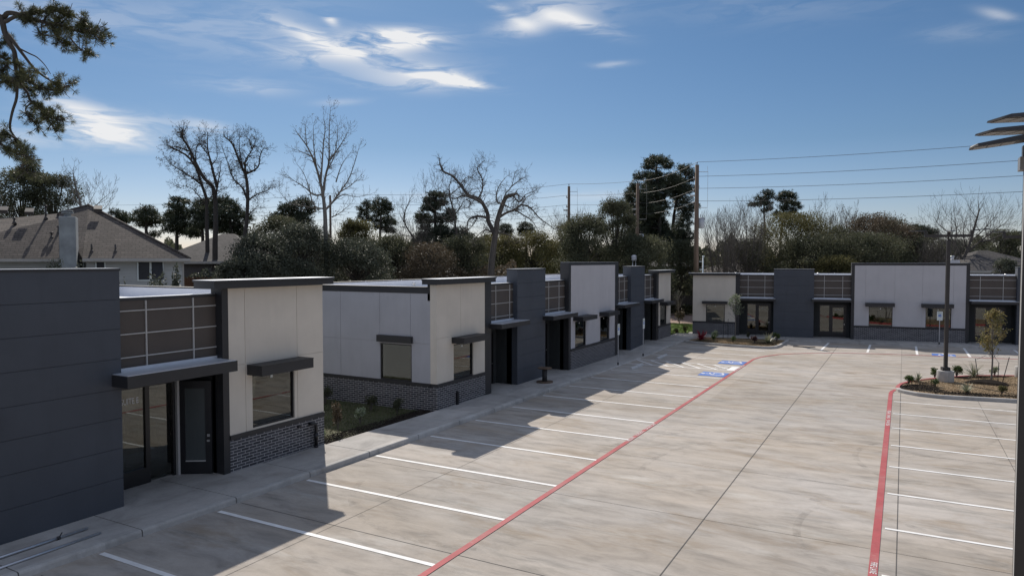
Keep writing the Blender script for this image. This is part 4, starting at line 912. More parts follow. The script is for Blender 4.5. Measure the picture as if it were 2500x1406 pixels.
# fences
FEN = mat('weathered_fence_boards', (.070, .062, .056), .9, .3, 2, vscale=(4, 4, .4))
FENR = mat('cedar_fence_boards', (.17, .085, .045), .85, .25, 2, vscale=(4, 4, .4))
def fence(label, ua, da, ub, db, h, m, z0=0):
    a, b = P(ua, 637, da), P(ub, 637, db); L = float(np.hypot(*(b - a)[:2])); r = thing('board_fence', label, 'fence', (a[0], a[1], z0), math.atan2(b[1] - a[1], b[0] - a[0]))
    f = MB(); n = int(L / .15)
    for i in range(n): f.box(i * .15, i * .15 + .142, 0, .02, .03, h - .04 * ((i * 7) % 3), m)
    f.box(0, L, .02, .06, h * .25, h * .25 + .09, m); f.box(0, L, .02, .06, h * .8, h * .8 + .09, m); f.build('boards', r)
    for i in range(int(L / 2.4) + 1):
        f = MB(); f.box(i * 2.4, i * 2.4 + .09, .06, .15, 0, h, m); f.build('post', r)
    return r
fence('dark board fence behind the sunlit lawn and the dirt strip', 1560, 84, 1800, 80, 2.0, FEN)
fence('reddish cedar fence below the grey brick house', 430, 46, 560, 50, 4.9, FENR)
fence('dark board fence behind the middle building roof', 800, 70, 1400, 84, 2.2, FEN)
# ================================================================== vegetation
def unit(v): return v / (np.linalg.norm(v) + 1e-9)
class Tree:
    """limbs drawn as tapered tubes; tips collected for twigs and leaves"""
    def __init__(s, seed): s.r = np.random.RandomState(seed); s.trunk = MB(); s.br = MB(); s.tips = []; s.nodes = []
    def limb(s, mb, pts, r0, r1, m, n=7):
        N = len(pts); s_ = [r0 + (r1 - r0) * (i / (N - 1)) ** .8 for i in range(N)]; mb.tube(pts, s_, m, n, True)
    def twig(s, p, d, L, r, lvl, m, up=.15, spread=.75, kids=3, curl=.35, minr=.006):
        n = 4 if lvl > 1 else 3; pts = [p]; dd = unit(np.array(d, float)); step = L / n
        for i in range(n):
            dd = unit(dd + s.r.normal(size=3) * curl * .5 + np.array([0, 0, up])); pts.append(pts[-1] + dd * step)
        rr = [max(minr, r * (1 - .75 * i / n)) for i in range(n + 1)]; s.br.tube(pts, rr, m, 4 if r < .03 else 5, False)
        if lvl <= 0: s.tips += pts[1:]; return
        for k in range(kids):
            i = 1 + int(s.r.randint(0, n)); q = unit(pts[i] - pts[i - 1]); ax = unit(np.cross(q, s.r.normal(size=3))); nd = unit(q * (1 - spread * .4) + ax * spread)
            s.twig(pts[i], nd, L * s.r.uniform(.45, .75), rr[i] * .62, lvl - 1, m, up, spread, kids, curl, minr)
        s.twig(pts[-1], dd, L * .6, rr[-1], lvl - 1, m, up, spread, kids, curl, minr)
def smooth(pts, k=3):
    pts = [np.asarray(p, float) for p in pts]; out = []
    for i in range(len(pts) - 1):
        p0 = pts[max(i - 1, 0)]; p1 = pts[i]; p2 = pts[i + 1]; p3 = pts[min(i + 2, len(pts) - 1)]
        for j in range(k):
            t = j / k; out.append(.5 * ((2 * p1) + (-p0 + p2) * t + (2 * p0 - 5 * p1 + 4 * p2 - p3) * t * t + (-p0 + 3 * p1 - 3 * p2 + p3) * t ** 3))
    out.append(pts[-1]); return out
def hero(name, label, d, zoom, limbs, seed, bark, twL=2.2, tw=2, dens=1., up=.12, leafm=None, nleaf=0, curl=.4, group=None, rep=1):
    """tree grown on main limbs placed where the photo shows them; limbs=[(r0,r1,[(x,y,ddepth)...])]"""
    ox, oy, k = zoom; t = Tree(seed); W = lambda x, y, dz=0: P(ox + x * k, oy + y * k, d + dz)
    base = None
    for li, (r0, r1, pts) in enumerate(limbs):
        dz = 0; w = []
        sgn = t.r.choice([-1, 1]) * t.r.uniform(.2, 1.) * (0 if li == 0 else 1)
        for i, p in enumerate(pts): w.append(W(p[0], p[1], (p[2] if len(p) > 2 else sgn * i * .42)))
        if li == 0:
            b = w[0].copy(); b[2] = -.1; w = [b] + w; base = b
        s_ = smooth(w, 4); mb = t.trunk if li == 0 else t.br
        t.limb(mb, s_, r0, r1, bark, 9 if r0 > .1 else 6)
        N = len(s_)
        for i in range(int(N * (.35 if li == 0 else .12)), N):
            rr = r0 + (r1 - r0) * (i / (N - 1)) ** .8
            for _r in range(rep):
                if t.r.rand() > dens * (.85 if li else .55): continue
                q = unit(s_[i] - s_[i - 1]); ax = unit(np.cross(q, t.r.normal(size=3)))
                t.twig(s_[i], unit(q * .5 + ax), twL * t.r.uniform(.5, 1.), min(rr * .6, .035), tw, bark, up, .8, 2, curl)
        q = unit(s_[-1] - s_[-2]); t.twig(s_[-1], q, twL * .8, max(r1, .012), tw, bark, up, .8, 3, curl)
    r = thing(name, label, 'tree', tuple(base * [1, 1, 0]), 0, group); M = Matrix.Translation(-Vector(tuple(base * [1, 1, 0])))
    t.trunk.xf(M).build('trunk', r); t.br.xf(M).build('branches', r)
    if leafm and nleaf:
        T = np.array(t.tips); C = T[t.r.randint(0, len(T), nleaf)] + t.r.normal(size=(nleaf, 3)) * .06 - base * [1, 1, 0]; leaves('leaves', C, .085, leafm, r, t.r)
    return r
z3t = (380, 240, 540 / 1582.); z4t = (850, 380, 570 / 2500.)
hero('bare_tree', 'tall slender bare tree reaching highest above the cream end of the nearest building', 48, z3t, [
 (.20, .03, [(1215, 1290), (1215, 1000), (1212, 850), (1205, 760), (1195, 680), (1175, 590), (1150, 500), (1120, 420), (1080, 340), (1020, 260)]),
 (.10, .012, [(1197, 690), (1215, 560), (1240, 450), (1240, 330), (1243, 200), (1250, 70)]), (.08, .012, [(1180, 600), (1190, 480), (1200, 330), (1212, 220), (1202, 140)]),
 (.06, .01, [(1150, 500), (1132, 350), (1128, 200)]), (.04, .01, [(1080, 340), (1072, 240), (1075, 180)]), (.06, .01, [(1240, 450), (1300, 370), (1350, 290), (1382, 225)]),
 (.05, .01, [(1225, 520), (1275, 420), (1300, 280), (1300, 190)]), (.085, .012, [(1212, 800), (1260, 750), (1310, 680), (1380, 580), (1430, 440), (1450, 365)]),
 (.05, .01, [(1320, 670), (1400, 620), (1450, 570)]), (.05, .01, [(1270, 740), (1340, 690), (1430, 705), (1530, 690)]), (.05, .01, [(1260, 850), (1320, 820), (1390, 760)]),
 (.07, .01, [(1195, 690), (1130, 690), (1070, 640), (990, 590), (935, 545)]), (.06, .01, [(1200, 790), (1150, 780), (1120, 740), (1095, 640), (1060, 540), (1010, 470)]),
 (.035, .008, [(1150, 790), (1050, 770), (960, 750), (910, 700), (872, 645)]), (.04, .01, [(1120, 420), (1060, 390), (1000, 370)]), (.05, .01, [(1290, 600), (1330, 480), (1385, 400)])],
 11, BARKL, .65, 1, .9, .2, L_BROWN, 500, .3, None, 2)
hero('bare_tree', 'left bare tree of two, wide twiggy crown behind the house roof', 52, z3t, [
 (.22, .06, [(425, 1110), (430, 900), (425, 720), (405, 630), (345, 570), (285, 460), (235, 350), (190, 280), (190, 240)]),
 (.12, .02, [(425, 720), (440, 640), (465, 500)]), (.12, .02, [(440, 640), (400, 480), (372, 360), (372, 250)]), (.05, .01, [(400, 480), (440, 420), (430, 310)]),
 (.05, .01, [(285, 460), (290, 360), (320, 290)]), (.06, .01, [(235, 380), (160, 350), (90, 355)]), (.05, .01, [(372, 400), (320, 330), (310, 280)]), (.05, .01, [(405, 620), (330, 600), (250, 560), (150, 500), (80, 440)])],
 12, BARKD, .62, 2, .9, .1, L_BROWN, 700, .6, 'bare trees behind the house', 3)
hero('bare_tree', 'dark bare tree trunk crossing close beside the left bare tree', 53, z3t, [
 (.17, .05, [(370, 1060), (365, 850), (362, 720), (330, 620), (290, 500), (232, 420), (170, 380), (110, 350)]), (.08, .01, [(330, 620), (250, 560), (170, 510), (100, 470)]), (.05, .01, [(365, 760), (300, 690), (250, 640), (160, 620)]), (.05, .01, [(365, 740), (420, 680), (470, 650)]), (.05, .01, [(260, 450), (230, 330), (200, 250)])],
 13, BARKD, .62, 2, .9, .1, L_BROWN, 500, .6, 'bare trees behind the house', 3)
hero('bare_tree', 'right bare tree of two with crooked forked crown, left of the tall slender one', 50, z3t, [
 (.17, .05, [(640, 1040), (650, 900), (658, 740), (655, 620), (640, 540), (615, 490), (590, 430), (550, 330), (510, 290)]),
 (.09, .015, [(655, 600), (640, 460), (690, 370), (722, 280)]), (.08, .015, [(640, 545), (730, 495), (750, 400), (780, 350)]), (.09, .015, [(660, 740), (620, 640), (560, 580), (515, 460), (475, 350)]),
 (.06, .01, [(665, 730), (720, 690), (800, 660), (825, 625)]), (.06, .01, [(620, 490), (600, 370), (600, 265)]), (.05, .01, [(560, 580), (540, 520), (590, 500)]), (.05, .01, [(690, 370), (670, 300), (640, 270)]), (.04, .01, [(665, 830), (700, 800), (740, 760)])],
 14, BARKD, .60, 2, .9, .1, L_BROWN, 500, .55, 'bare trees behind the house', 3)
hero('bare_tree', 'big gnarled bare oak with thick crooked limbs above the middle building', 55, z4t, [
 (.30, .14, [(1530, 1280), (1548, 1050), (1575, 860), (1598, 700), (1640, 560), (1690, 450), (1765, 420)]),
 (.20, .07, [(1572, 850), (1540, 780), (1500, 700), (1492, 620), (1440, 510), (1390, 460), (1300, 430), (1262, 400), (1200, 310), (1120, 220), (1020, 170), (990, 105)]),
 (.08, .02, [(1390, 460), (1430, 390), (1442, 270), (1385, 150), (1410, 100), (1465, 50)]), (.12, .03, [(1490, 665), (1380, 650), (1290, 690), (1275, 790)]),
 (.11, .03, [(1440, 515), (1340, 460), (1230, 430), (1150, 460), (1050, 430)]), (.05, .015, [(1260, 470), (1310, 500), (1290, 550), (1200, 572)]),
 (.07, .02, [(1765, 420), (1830, 500), (1900, 420), (1990, 385)]), (.07, .02, [(1640, 560), (1680, 420), (1750, 330), (1780, 200)]), (.07, .02, [(1655, 515), (1590, 490), (1605, 350), (1685, 235)]),
 (.12, .03, [(1612, 665), (1700, 610), (1790, 580), (1850, 530), (1950, 560), (2050, 670), (2195, 775)]), (.07, .02, [(1790, 580), (1880, 640), (1970, 700), (2030, 800)]), (.07, .02, [(1670, 525), (1730, 560), (1785, 580)]),
 (.08, .02, [(1600, 820), (1700, 845), (1800, 890)]), (.08, .02, [(1580, 850), (1500, 800), (1440, 810), (1370, 870)]), (.06, .015, [(1380, 660), (1340, 740), (1270, 800)]), (.05, .015, [(1850, 530), (1900, 460), (1960, 420)]), (.05, .015, [(1750, 330), (1830, 270), (1900, 230)]), (.05, .015, [(1200, 310), (1260, 240), (1310, 230)])],
 15, BARK, .85, 2, .8, .08, None, 0, .75, None, 2)
hero('bare_tree', 'thin pale bare tree leaning left between two pines behind the middle building', 66, z4t, [
 (.13, .04, [(860, 1280), (830, 1130), (760, 980), (700, 880), (640, 790), (600, 700), (610, 600), (650, 500)]), (.05, .01, [(690, 870), (600, 850), (520, 830)]), (.05, .01, [(640, 790), (580, 680), (540, 600)]), (.04, .01, [(760, 980), (800, 900), (830, 820)])],
 16, BARK, 1.3, 2, .9, .2, None, 0, .4)
hero('bare_tree', 'fine-twigged bare tree crown behind the left limbs of the gnarled oak', 64, z4t, [
 (.14, .05, [(1190, 1200), (1180, 950), (1150, 760), (1130, 600), (1090, 450), (1080, 330)]), (.06, .01, [(1150, 700), (1050, 560), (980, 400), (960, 320)]), (.06, .01, [(1140, 640), (1230, 500), (1300, 320)]), (.05, .01, [(1150, 760), (1000, 650), (850, 500), (830, 400)]), (.05, .01, [(1080, 430), (1180, 350), (1250, 300)])],
 17, BARK, 1.5, 2, .8, .2, None, 0, .35, None, 2)
hero('bare_tree', 'pale feathery bare tree behind the tan house chimney vent at far left', 50, (0, 400, 500 / 2197.), [
 (.12, .05, [(880, 700), (870, 560), (860, 420), (820, 280), (800, 180)]), (.05, .01, [(870, 560), (950, 430), (1010, 330)]), (.05, .01, [(880, 600), (1000, 480), (1100, 380), (1150, 340)]), (.04, .01, [(860, 450), (760, 330), (720, 200)]), (.04, .01, [(880, 620), (1040, 540), (1160, 440)])],
 18, BARKL, 1.1, 2, .9, .25, None, 0, .3)
# round bare crown at far right
hero('bare_tree', 'wide fan-shaped bare tree behind the right lamp posts and the far building', 70, (1800, 440, .28), [
 (.22, .08, [(1960, 760), (1990, 640), (2030, 540), (2060, 440), (2090, 330)]), (.12, .02, [(1990, 640), (2110, 540), (2240, 440), (2330, 380)]), (.12, .02, [(1960, 700), (1900, 560), (1830, 450), (1760, 390)]),
 (.09, .02, [(2030, 540), (2150, 430), (2230, 340)]), (.09, .02, [(1900, 560), (1910, 450), (1900, 350)]), (.08, .02, [(2000, 600), (1970, 470), (1990, 340)]), (.08, .02, [(2110, 540), (2230, 510), (2330, 460)]), (.08, .02, [(1900, 560), (1850, 520), (1780, 470)])],
 19, BARK, 2.1, 2, .8, .18, None, 0, .3, None, 2)
# ---------------- pines
def tuft_quads(C, rs, n, L, w, m, name, parent, droop=0.):
    """needle tufts: n slim blades radiating from each centre"""
    K = len(C); c = np.repeat(C, n, 0); a = rs.normal(size=(K * n, 3)); a[:, 2] += .25 - droop; a /= np.linalg.norm(a, axis=1)[:, None]
    return leaves(name, c + a * L * .5, L, m, parent, rs, L / w, nrm=a)
def pine(label, u, d, trunk_pts, clumps, seed, dens=1., m=None, group='pines behind the buildings', r0=.25, needle=(.34, .055), nper=8, name='pine_tree'):
    """clumps: (u, v, ru, rv) ellipses in the photo; real depth comes from random offsets"""
    rs = np.random.RandomState(seed); k = d / 1725.; pts = [P(a, b, d) for a, b in trunk_pts]; base = pts[0].copy(); base[2] = -.1
    o = base * [1, 1, 0]; r = thing(name, label, 'tree', tuple(o), 0, group)
    f = MB(); s_ = smooth([base] + pts, 3); f.tube([p - o for p in s_], [r0 * (1 - .75 * i / len(s_)) for i in range(len(s_))], BARKD, 9); f.build('trunk', r)
    C = []; g = MB(); maxd = max(c[2] for c in clumps) * k
    for cu, cv, ru, rv in clumps:
        off = rs.uniform(-1, 1) * (maxd * 1.1 if len(clumps) > 4 else maxd * .4); c = P(cu, cv, d + off); a, b = ru * k * 1.08, rv * k * 1.35
        n = max(24, int(dens * 230 * (a * a * b) ** .66)); n = min(n, 900)
        q = rs.normal(size=(n, 3)); q /= np.linalg.norm(q, axis=1)[:, None]; q *= rs.uniform(.35, 1., n)[:, None] ** .6; q[:, 2] = np.where(q[:, 2] < -.4, q[:, 2] * .6, q[:, 2])
        lob = 1 + .4 * np.sin(q[:, 0] * 7 + cu) * np.cos(q[:, 2] * 6 + cv) + rs.normal(size=n) * .12
        C.append(c + q * lob[:, None] * [a, a, b])
        j = min(range(len(s_)), key=lambda i: abs(s_[i][2] - (c[2] - b * .8))); p0 = s_[j]; mid = (p0 + c) / 2 + [0, 0, -.12 * np.linalg.norm(c - p0) * .5]
        g.tube([p - o for p in smooth([p0, mid, c - [0, 0, b * .4]], 3)], [.075, .065, .055, .045, .035, .03, .02], BARKD, 5, False)
        for _ in range(5):
            e = c + rs.normal(size=3) * [a, a, b] * .6; g.tube([c - [0, 0, b * .4] - o, (c + e) / 2 - o, e - o], [.025, .018, .01], BARKD, 4, False)
    g.build('limbs', r); tuft_quads(np.concatenate(C) - o, rs, nper, needle[0], needle[1], m or L_PINE, 'needles', r); return r
Z5 = lambda L: [(1380 + x * .2419, 360 + y * .2419, rx * .2419, ry * .2419) for x, y, rx, ry in L]
pine('tallest pine, left trunk of the big pair, dense dark crown beside the utility pole', 1612, 84, [(1612, 700), (1610, 560), (1606, 470), (1602, 410)], Z5([(930, 135, 110, 40), (850, 190, 70, 45), (1030, 180, 65, 45), (740, 300, 50, 40), (830, 280, 60, 30), (920, 290, 90, 40), (850, 370, 70, 40), (680, 460, 75, 45), (640, 500, 40, 40), (780, 520, 80, 60), (950, 470, 110, 60), (850, 600, 110, 50), (700, 650, 70, 50), (780, 760, 100, 60), (930, 750, 100, 60), (830, 850, 130, 70), (960, 900, 130, 90), (760, 960, 120, 90), (900, 1050, 190, 100), (700, 1110, 150, 90), (820, 700, 120, 60), (900, 830, 150, 80), (860, 1000, 200, 90), (980, 960, 140, 90), (650, 560, 50, 40), (740, 600, 70, 50), (700, 400, 60, 35), (640, 640, 60, 40), (680, 740, 80, 50), (720, 860, 100, 60), (640, 960, 90, 60), (900, 650, 120, 60), (880, 540, 120, 60), (900, 380, 110, 50), (830, 450, 90, 50)]), 31, 1.1, r0=.34)
pine('second trunk of the big pine pair with sparser crown, next to the tallest utility pole', 1640, 87, [(1640, 700), (1642, 560), (1655, 480), (1680, 420)], Z5([(1220, 240, 75, 55), (1160, 210, 40, 30), (1270, 300, 50, 60), (1100, 300, 70, 35), (1150, 350, 80, 40), (1060, 400, 110, 50), (1230, 430, 80, 40), (1130, 480, 80, 50), (1180, 540, 100, 40), (1000, 590, 60, 40), (1210, 610, 90, 40), (1310, 600, 40, 30), (1190, 770, 90, 60), (1120, 860, 100, 60), (1220, 900, 90, 70), (1120, 1000, 130, 80), (1200, 1100, 100, 70), (1130, 940, 120, 80), (1220, 680, 80, 50), (1050, 340, 120, 50), (1150, 420, 130, 60)]), 32, .85, r0=.30)
Z4 = lambda L: [(850 + x * .228, 380 + y * .228, rx * .228, ry * .228) for x, y, rx, ry in L]
pine('paired pines left of the thin bare tree, rounder right-hand crown', 927, 84, [(927, 640), (928, 560), (932, 500)], Z4([(350, 500, 85, 40), (290, 560, 50, 30), (420, 560, 60, 40), (350, 600, 90, 40), (300, 680, 60, 40), (420, 690, 80, 45), (350, 750, 90, 45), (470, 720, 50, 25), (440, 800, 70, 40)]), 33, .9)
pine('paired pines left of the thin bare tree, smaller left-hand crown', 893, 88, [(893, 640), (893, 560), (896, 510)], Z4([(190, 520, 50, 30), (230, 550, 45, 30), (140, 570, 40, 25), (180, 610, 60, 35), (130, 660, 40, 25), (200, 680, 50, 35)]), 34, .8)
pine('dark pine in front of the fine-twigged bare tree, left of the gnarled oak', 1064, 68, [(1064, 680), (1064, 600), (1062, 520), (1066, 480)], Z4([(930, 420, 70, 30), (1020, 430, 55, 25), (850, 480, 50, 35), (930, 510, 100, 50), (1020, 500, 50, 30), (830, 560, 50, 35), (900, 560, 80, 40), (1100, 610, 60, 40), (780, 640, 60, 40), (860, 690, 80, 50), (760, 700, 45, 40), (1010, 680, 80, 45), (1120, 680, 50, 40), (830, 770, 60, 35), (1000, 780, 80, 45)]), 35, 1.)
pine('low dark pine mass under the tall dark pine, left of the gnarled oak', 1080, 66, [(1085, 690), (1085, 640), (1085, 580)], Z4([(820, 850, 90, 45), (950, 830, 100, 45), (1080, 850, 100, 55), (1200, 830, 90, 45), (1290, 880, 70, 40), (780, 930, 80, 50), (900, 950, 110, 60), (1050, 960, 120, 60), (1200, 960, 110, 60), (850, 1050, 110, 60), (1050, 1080, 130, 60)]), 36, 1.)
Z6 = lambda L: [(1800 + x * .28, 440 + y * .28, rx * .28, ry * .28) for x, y, rx, ry in L]
pine('left of the two tall thin pines above the far building', 1866, 92, [(1867, 600), (1866, 540), (1864, 480)], Z6([(265, 115, 50, 25), (300, 145, 35, 20), (180, 160, 30, 18), (240, 165, 40, 22), (140, 210, 50, 15), (210, 205, 50, 20), (270, 205, 40, 20), (280, 250, 35, 18), (230, 270, 30, 15)]), 37, .85, r0=.2)
pine('right of the two tall thin pines above the far building', 1913, 92, [(1905, 600), (1910, 545), (1916, 490)], Z6([(420, 125, 70, 25), (480, 145, 40, 20), (380, 170, 45, 22), (450, 190, 60, 25), (510, 210, 40, 18), (540, 240, 25, 15), (420, 240, 60, 25), (480, 270, 45, 20), (350, 290, 40, 20), (440, 310, 70, 25), (560, 320, 40, 12)]), 38, .9, r0=.2)
pine('distant dark pines right of the russet trees, left of the fan-shaped bare tree', 2240, 88, [(2240, 620), (2240, 580)], Z6([(1550, 420, 70, 25), (1620, 430, 60, 25), (1700, 450, 50, 22), (1500, 460, 60, 25), (1600, 480, 80, 30), (1700, 500, 60, 25), (1560, 540, 90, 35), (1480, 560, 70, 40)]), 39, .9)
pine('distant pine at the far right behind the rightmost lamp', 2478, 84, [(2480, 640), (2480, 600)], Z6([(2440, 465, 50, 12), (2420, 490, 40, 14), (2450, 510, 45, 14), (2310, 490, 40, 15), (2420, 550, 60, 25)]), 40, .8)
Z2 = lambda L: [(x * .2276, 400 + y * .2276, rx * .2276, ry * .2276) for x, y, rx, ry in L]
pine('round-topped pine right of the brown roof slope', 358, 70, [(358, 620), (357, 560), (357, 520)], Z2([(1580, 490, 70, 30), (1500, 530, 60, 30), (1650, 540, 50, 30), (1570, 570, 110, 40), (1480, 600, 60, 30), (1660, 620, 60, 30), (1560, 650, 90, 40), (1720, 620, 50, 25), (1650, 760, 60, 30)]), 41, 1.)
pine('dark pine crown showing over the brown roof hip', 300, 74, [(300, 640), (300, 570), (298, 530)], Z2([(1240, 530, 60, 28), (1310, 560, 60, 30), (1360, 600, 50, 30), (1290, 610, 80, 40)]), 42, 1.)
pine('layered pine between the brown roof and the left bare tree', 432, 66, [(432, 640), (432, 560), (434, 500)], Z2([(1900, 390, 70, 25), (1980, 410, 60, 25), (1830, 450, 60, 22), (1920, 480, 80, 28), (1850, 540, 90, 30), (1960, 560, 90, 35), (1820, 600, 70, 30), (1920, 640, 120, 40), (2010, 520, 60, 30), (1840, 700, 90, 40), (1980, 720, 100, 50)]), 43, 1.1)
Z3 = lambda L: [(380 + x * .3413, 240 + y * .3413, rx * .3413, ry * .3413) for x, y, rx, ry in L]
pine('broad dark pine behind the two bare trees, left half', 495, 64, [(495, 660), (495, 580), (490, 510)], Z3([(330, 760, 60, 25), (400, 740, 50, 25), (300, 810, 50, 30), (360, 830, 70, 40), (440, 790, 60, 40), (330, 900, 80, 45), (420, 900, 80, 50), (280, 960, 60, 40)]), 44, 1.1)
pine('broad dark pine behind the two bare trees, right half', 560, 63, [(565, 660), (565, 580), (560, 510)], Z3([(490, 740, 55, 28), (550, 780, 60, 35), (590, 830, 50, 35), (500, 830, 60, 40), (560, 900, 70, 45), (490, 930, 80, 45), (600, 960, 60, 45), (660, 860, 40, 30)]), 45, 1.1)
pine('pine with forked crown left of the tall slender bare tree', 735, 70, [(735, 680), (735, 600), (735, 500)], Z3([(1050, 750, 70, 30), (980, 780, 50, 25), (1100, 800, 50, 25), (920, 790, 40, 25), (1000, 840, 90, 35), (880, 850, 60, 30), (950, 900, 90, 40), (1060, 880, 60, 35), (860, 920, 60, 35)]), 46, .95)
pine('small far pine right of the gnarled oak trunk', 1285, 98, [(1285, 640), (1285, 580), (1286, 560)], Z4([(1900, 745, 70, 20), (1850, 790, 50, 22), (1940, 790, 60, 22), (1900, 840, 80, 30)]), 47, .9)
pine('small far pine behind the gnarled oak trunk', 1240, 98, [(1240, 640), (1240, 590), (1238, 560)], Z4([(1680, 760, 70, 20), (1640, 800, 40, 20), (1720, 810, 50, 20), (1680, 850, 80, 30)]), 48, .9)
# ---------------- broadleaf crowns
def leafy(label, u, vtop, w, d, m, seed, n=9000, ls=.15, vb=700, bark=None, cat='tree', name='leafy_tree', group='leafy trees behind the buildings', clump=.34, sparse=.0, flat=.9):
    rs = np.random.RandomState(seed); k = d / 1725.; top = zat(vtop, d); bot = max(.8, zat(vb, d)); c = P(u, 637, d); o = np.array([c[0], c[1], 0])
    r = thing(name, label, cat, tuple(o), 0, group); R0 = w / 2 * k; H = (top - bot)
    nc = int(30 + w / 4); C = []
    f = MB(); f.tube([(0, 0, -.1), (rs.uniform(-.2, .2), 0, bot + H * .2), (rs.uniform(-.4, .4), 0, top - H * .35)], [.05 + R0 * .06, .04 + R0 * .05, .04], bark or BARKD, 8); f.build('trunk', r)
    g = MB(); cs = []
    for i in range(nc):
        a = rs.uniform(0, 2 * math.pi); h = rs.uniform(0, 1) ** .62 if i > 4 else rs.uniform(.9, 1.); rad = R0 * math.sqrt(max(.05, 1 - (2 * abs(h - .38) / 1.3) ** 2.2)) * rs.uniform(.25, 1.0) ** .5 * (.5 if i <= 4 else 1)
        p = np.array([rad * math.cos(a), rad * math.sin(a), bot + H * h * (.97)]); cs.append(p)
        s0 = np.array([0, 0, bot + H * max(.02, h * .45)]); g.tube([s0, (s0 + p) / 2 + [0, 0, -.03 * H], p], [.03 + R0 * .015, .03, .012], bark or BARKD, 5, False)
    g.build('limbs', r)
    per = n // nc
    for p in cs:
        q = rs.normal(size=(per, 3)); q /= np.linalg.norm(q, axis=1)[:, None]; q *= (rs.uniform(0, 1, per) ** .45)[:, None]
        s_ = rs.uniform(.6, 1.25) * clump * min(R0, H * .7); C.append(p + q * [s_, s_, s_ * .75] * (1 + .4 * np.sin(q[:, [1, 2, 0]] * 9 + p)) + rs.normal(size=(per, 3)) * .11 * s_)
    C = np.concatenate(C); C = C[C[:, 2] < (top + .3)]
    C = C[C[:, 2] > .15]
    leaves('crown', C, ls, m, r, rs); return r
LT = [ # label, u, vtop, w, d, mat, n, size
 ('spreading dark evergreen at far left behind the house ridge, left of its twin', 55, 428, 150, 68, L_OAK, 9000, .22, 640),
 ('narrower dark evergreen behind the chimney top, right of its twin', 135, 434, 130, 68, L_OAK, 8000, .20, 640),
 ('glossy dark evergreen right of the grey brick house, low and left of the silvery ones', 590, 645, 110, 42, L_GLOSS, 8000, .14, 730),
 ('glossy silvery evergreen left of the tall slender trunk, lower mass', 640, 590, 150, 44, L_GLOSS, 12000, .14, 730),
 ('glossy silvery evergreen directly left of the tall slender trunk', 735, 560, 150, 46, L_GLOSS, 12000, .14, 730),
 ('glossy evergreen just right of the tall slender trunk', 870, 600, 150, 47, L_GLOSS, 11000, .14, 730),
 ('grey-green bushy tree behind the glossy ones left of the slender trunk', 690, 545, 160, 62, L_OAK, 8000, .19, 700),
 ('yellow-green round tree under the paired pines', 868, 550, 110, 60, L_OAKY, 8000, .17, 700),
 ('dark tree with thin crown right of the yellow-green one', 960, 590, 120, 58, L_OAK, 7000, .17, 700),
 ('brownish thin tree right of the leaning bare tree', 1045, 610, 130, 56, L_BROWN, 5000, .15, 700),
 ('brown-green tree behind the lower left limbs of the gnarled oak', 1130, 590, 130, 60, L_OAK, 7000, .17, 700),
 ('sunlit yellow-green tree right behind the gnarled oak trunk', 1215, 585, 140, 66, L_OAKY, 8000, .17, 700),
 ('sunlit olive tree right of the gnarled oak trunk', 1300, 580, 130, 66, L_OAKY, 8000, .17, 700),
 ('pale thin crown beside the leftmost of the middle utility poles', 1385, 555, 90, 68, L_OAKY, 4000, .15, 700),
 ('dense oak left of the big pine, shorter and left', 1430, 540, 130, 60, L_OAK, 11000, .17, 710),
 ('dense oak directly left of the big pine, tall ragged crown', 1500, 500, 110, 62, L_OAK, 10000, .17, 710),
 ('dark oak at the foot of the big pine', 1560, 590, 150, 60, L_OAK, 10000, .17, 710),
 ('dark evergreen behind the gap between the two building rows', 1660, 600, 110, 78, L_OAK, 8000, .2, 730),
 ('grey-green tree in front of the grey twiggy trees above the far cream corner', 1830, 600, 150, 72, L_OAK, 8000, .18, 700),
 ('large oak below the two thin pines, olive crown', 1930, 535, 190, 74, L_OAKY, 13000, .19, 700),
 ('dark green oak lower right of the olive one', 1985, 590, 190, 70, L_OAK, 12000, .18, 700),
 ('russet-topped oak left of the far pines', 2145, 535, 170, 76, L_BROWN, 10000, .19, 700),
 ('tall dark dome-crowned oak just right of the russet-topped one', 2165, 548, 120, 79, L_OAK, 9000, .18, 700),
 ('green oak filling the gap between the olive oak and the russet-topped one', 2050, 565, 130, 77, L_OAK, 8000, .18, 700),
 ('green oak below the russet-topped one', 2120, 585, 200, 70, L_OAK, 13000, .18, 700),
 ('yellow-green shrubby tree touching the tall white panel from behind', 2040, 640, 110, 66, L_OAKY, 6000, .16, 720),
 ('dark evergreen under the distant pines behind the first lamp', 2240, 590, 130, 74, L_OAK, 8000, .18, 700),
 ('dark evergreen right of the fan-shaped bare tree', 2440, 575, 120, 82, L_OAK, 8000, .2, 700),
 ('dark evergreen behind the tan-walled house at far right', 2330, 600, 120, 78, L_GLOSS, 7000, .18, 700),
 ('small grey tree beside the far right house wall', 2455, 640, 60, 60, L_GLOSS, 4000, .14, 720),
]
for i, (lab, u, vt, w, d, m, n, ls, vb) in enumerate(LT): leafy(lab, u, vt - 10, w * 1.08, d, m, 100 + i, int(n * 2.3), ls * .72, vb)
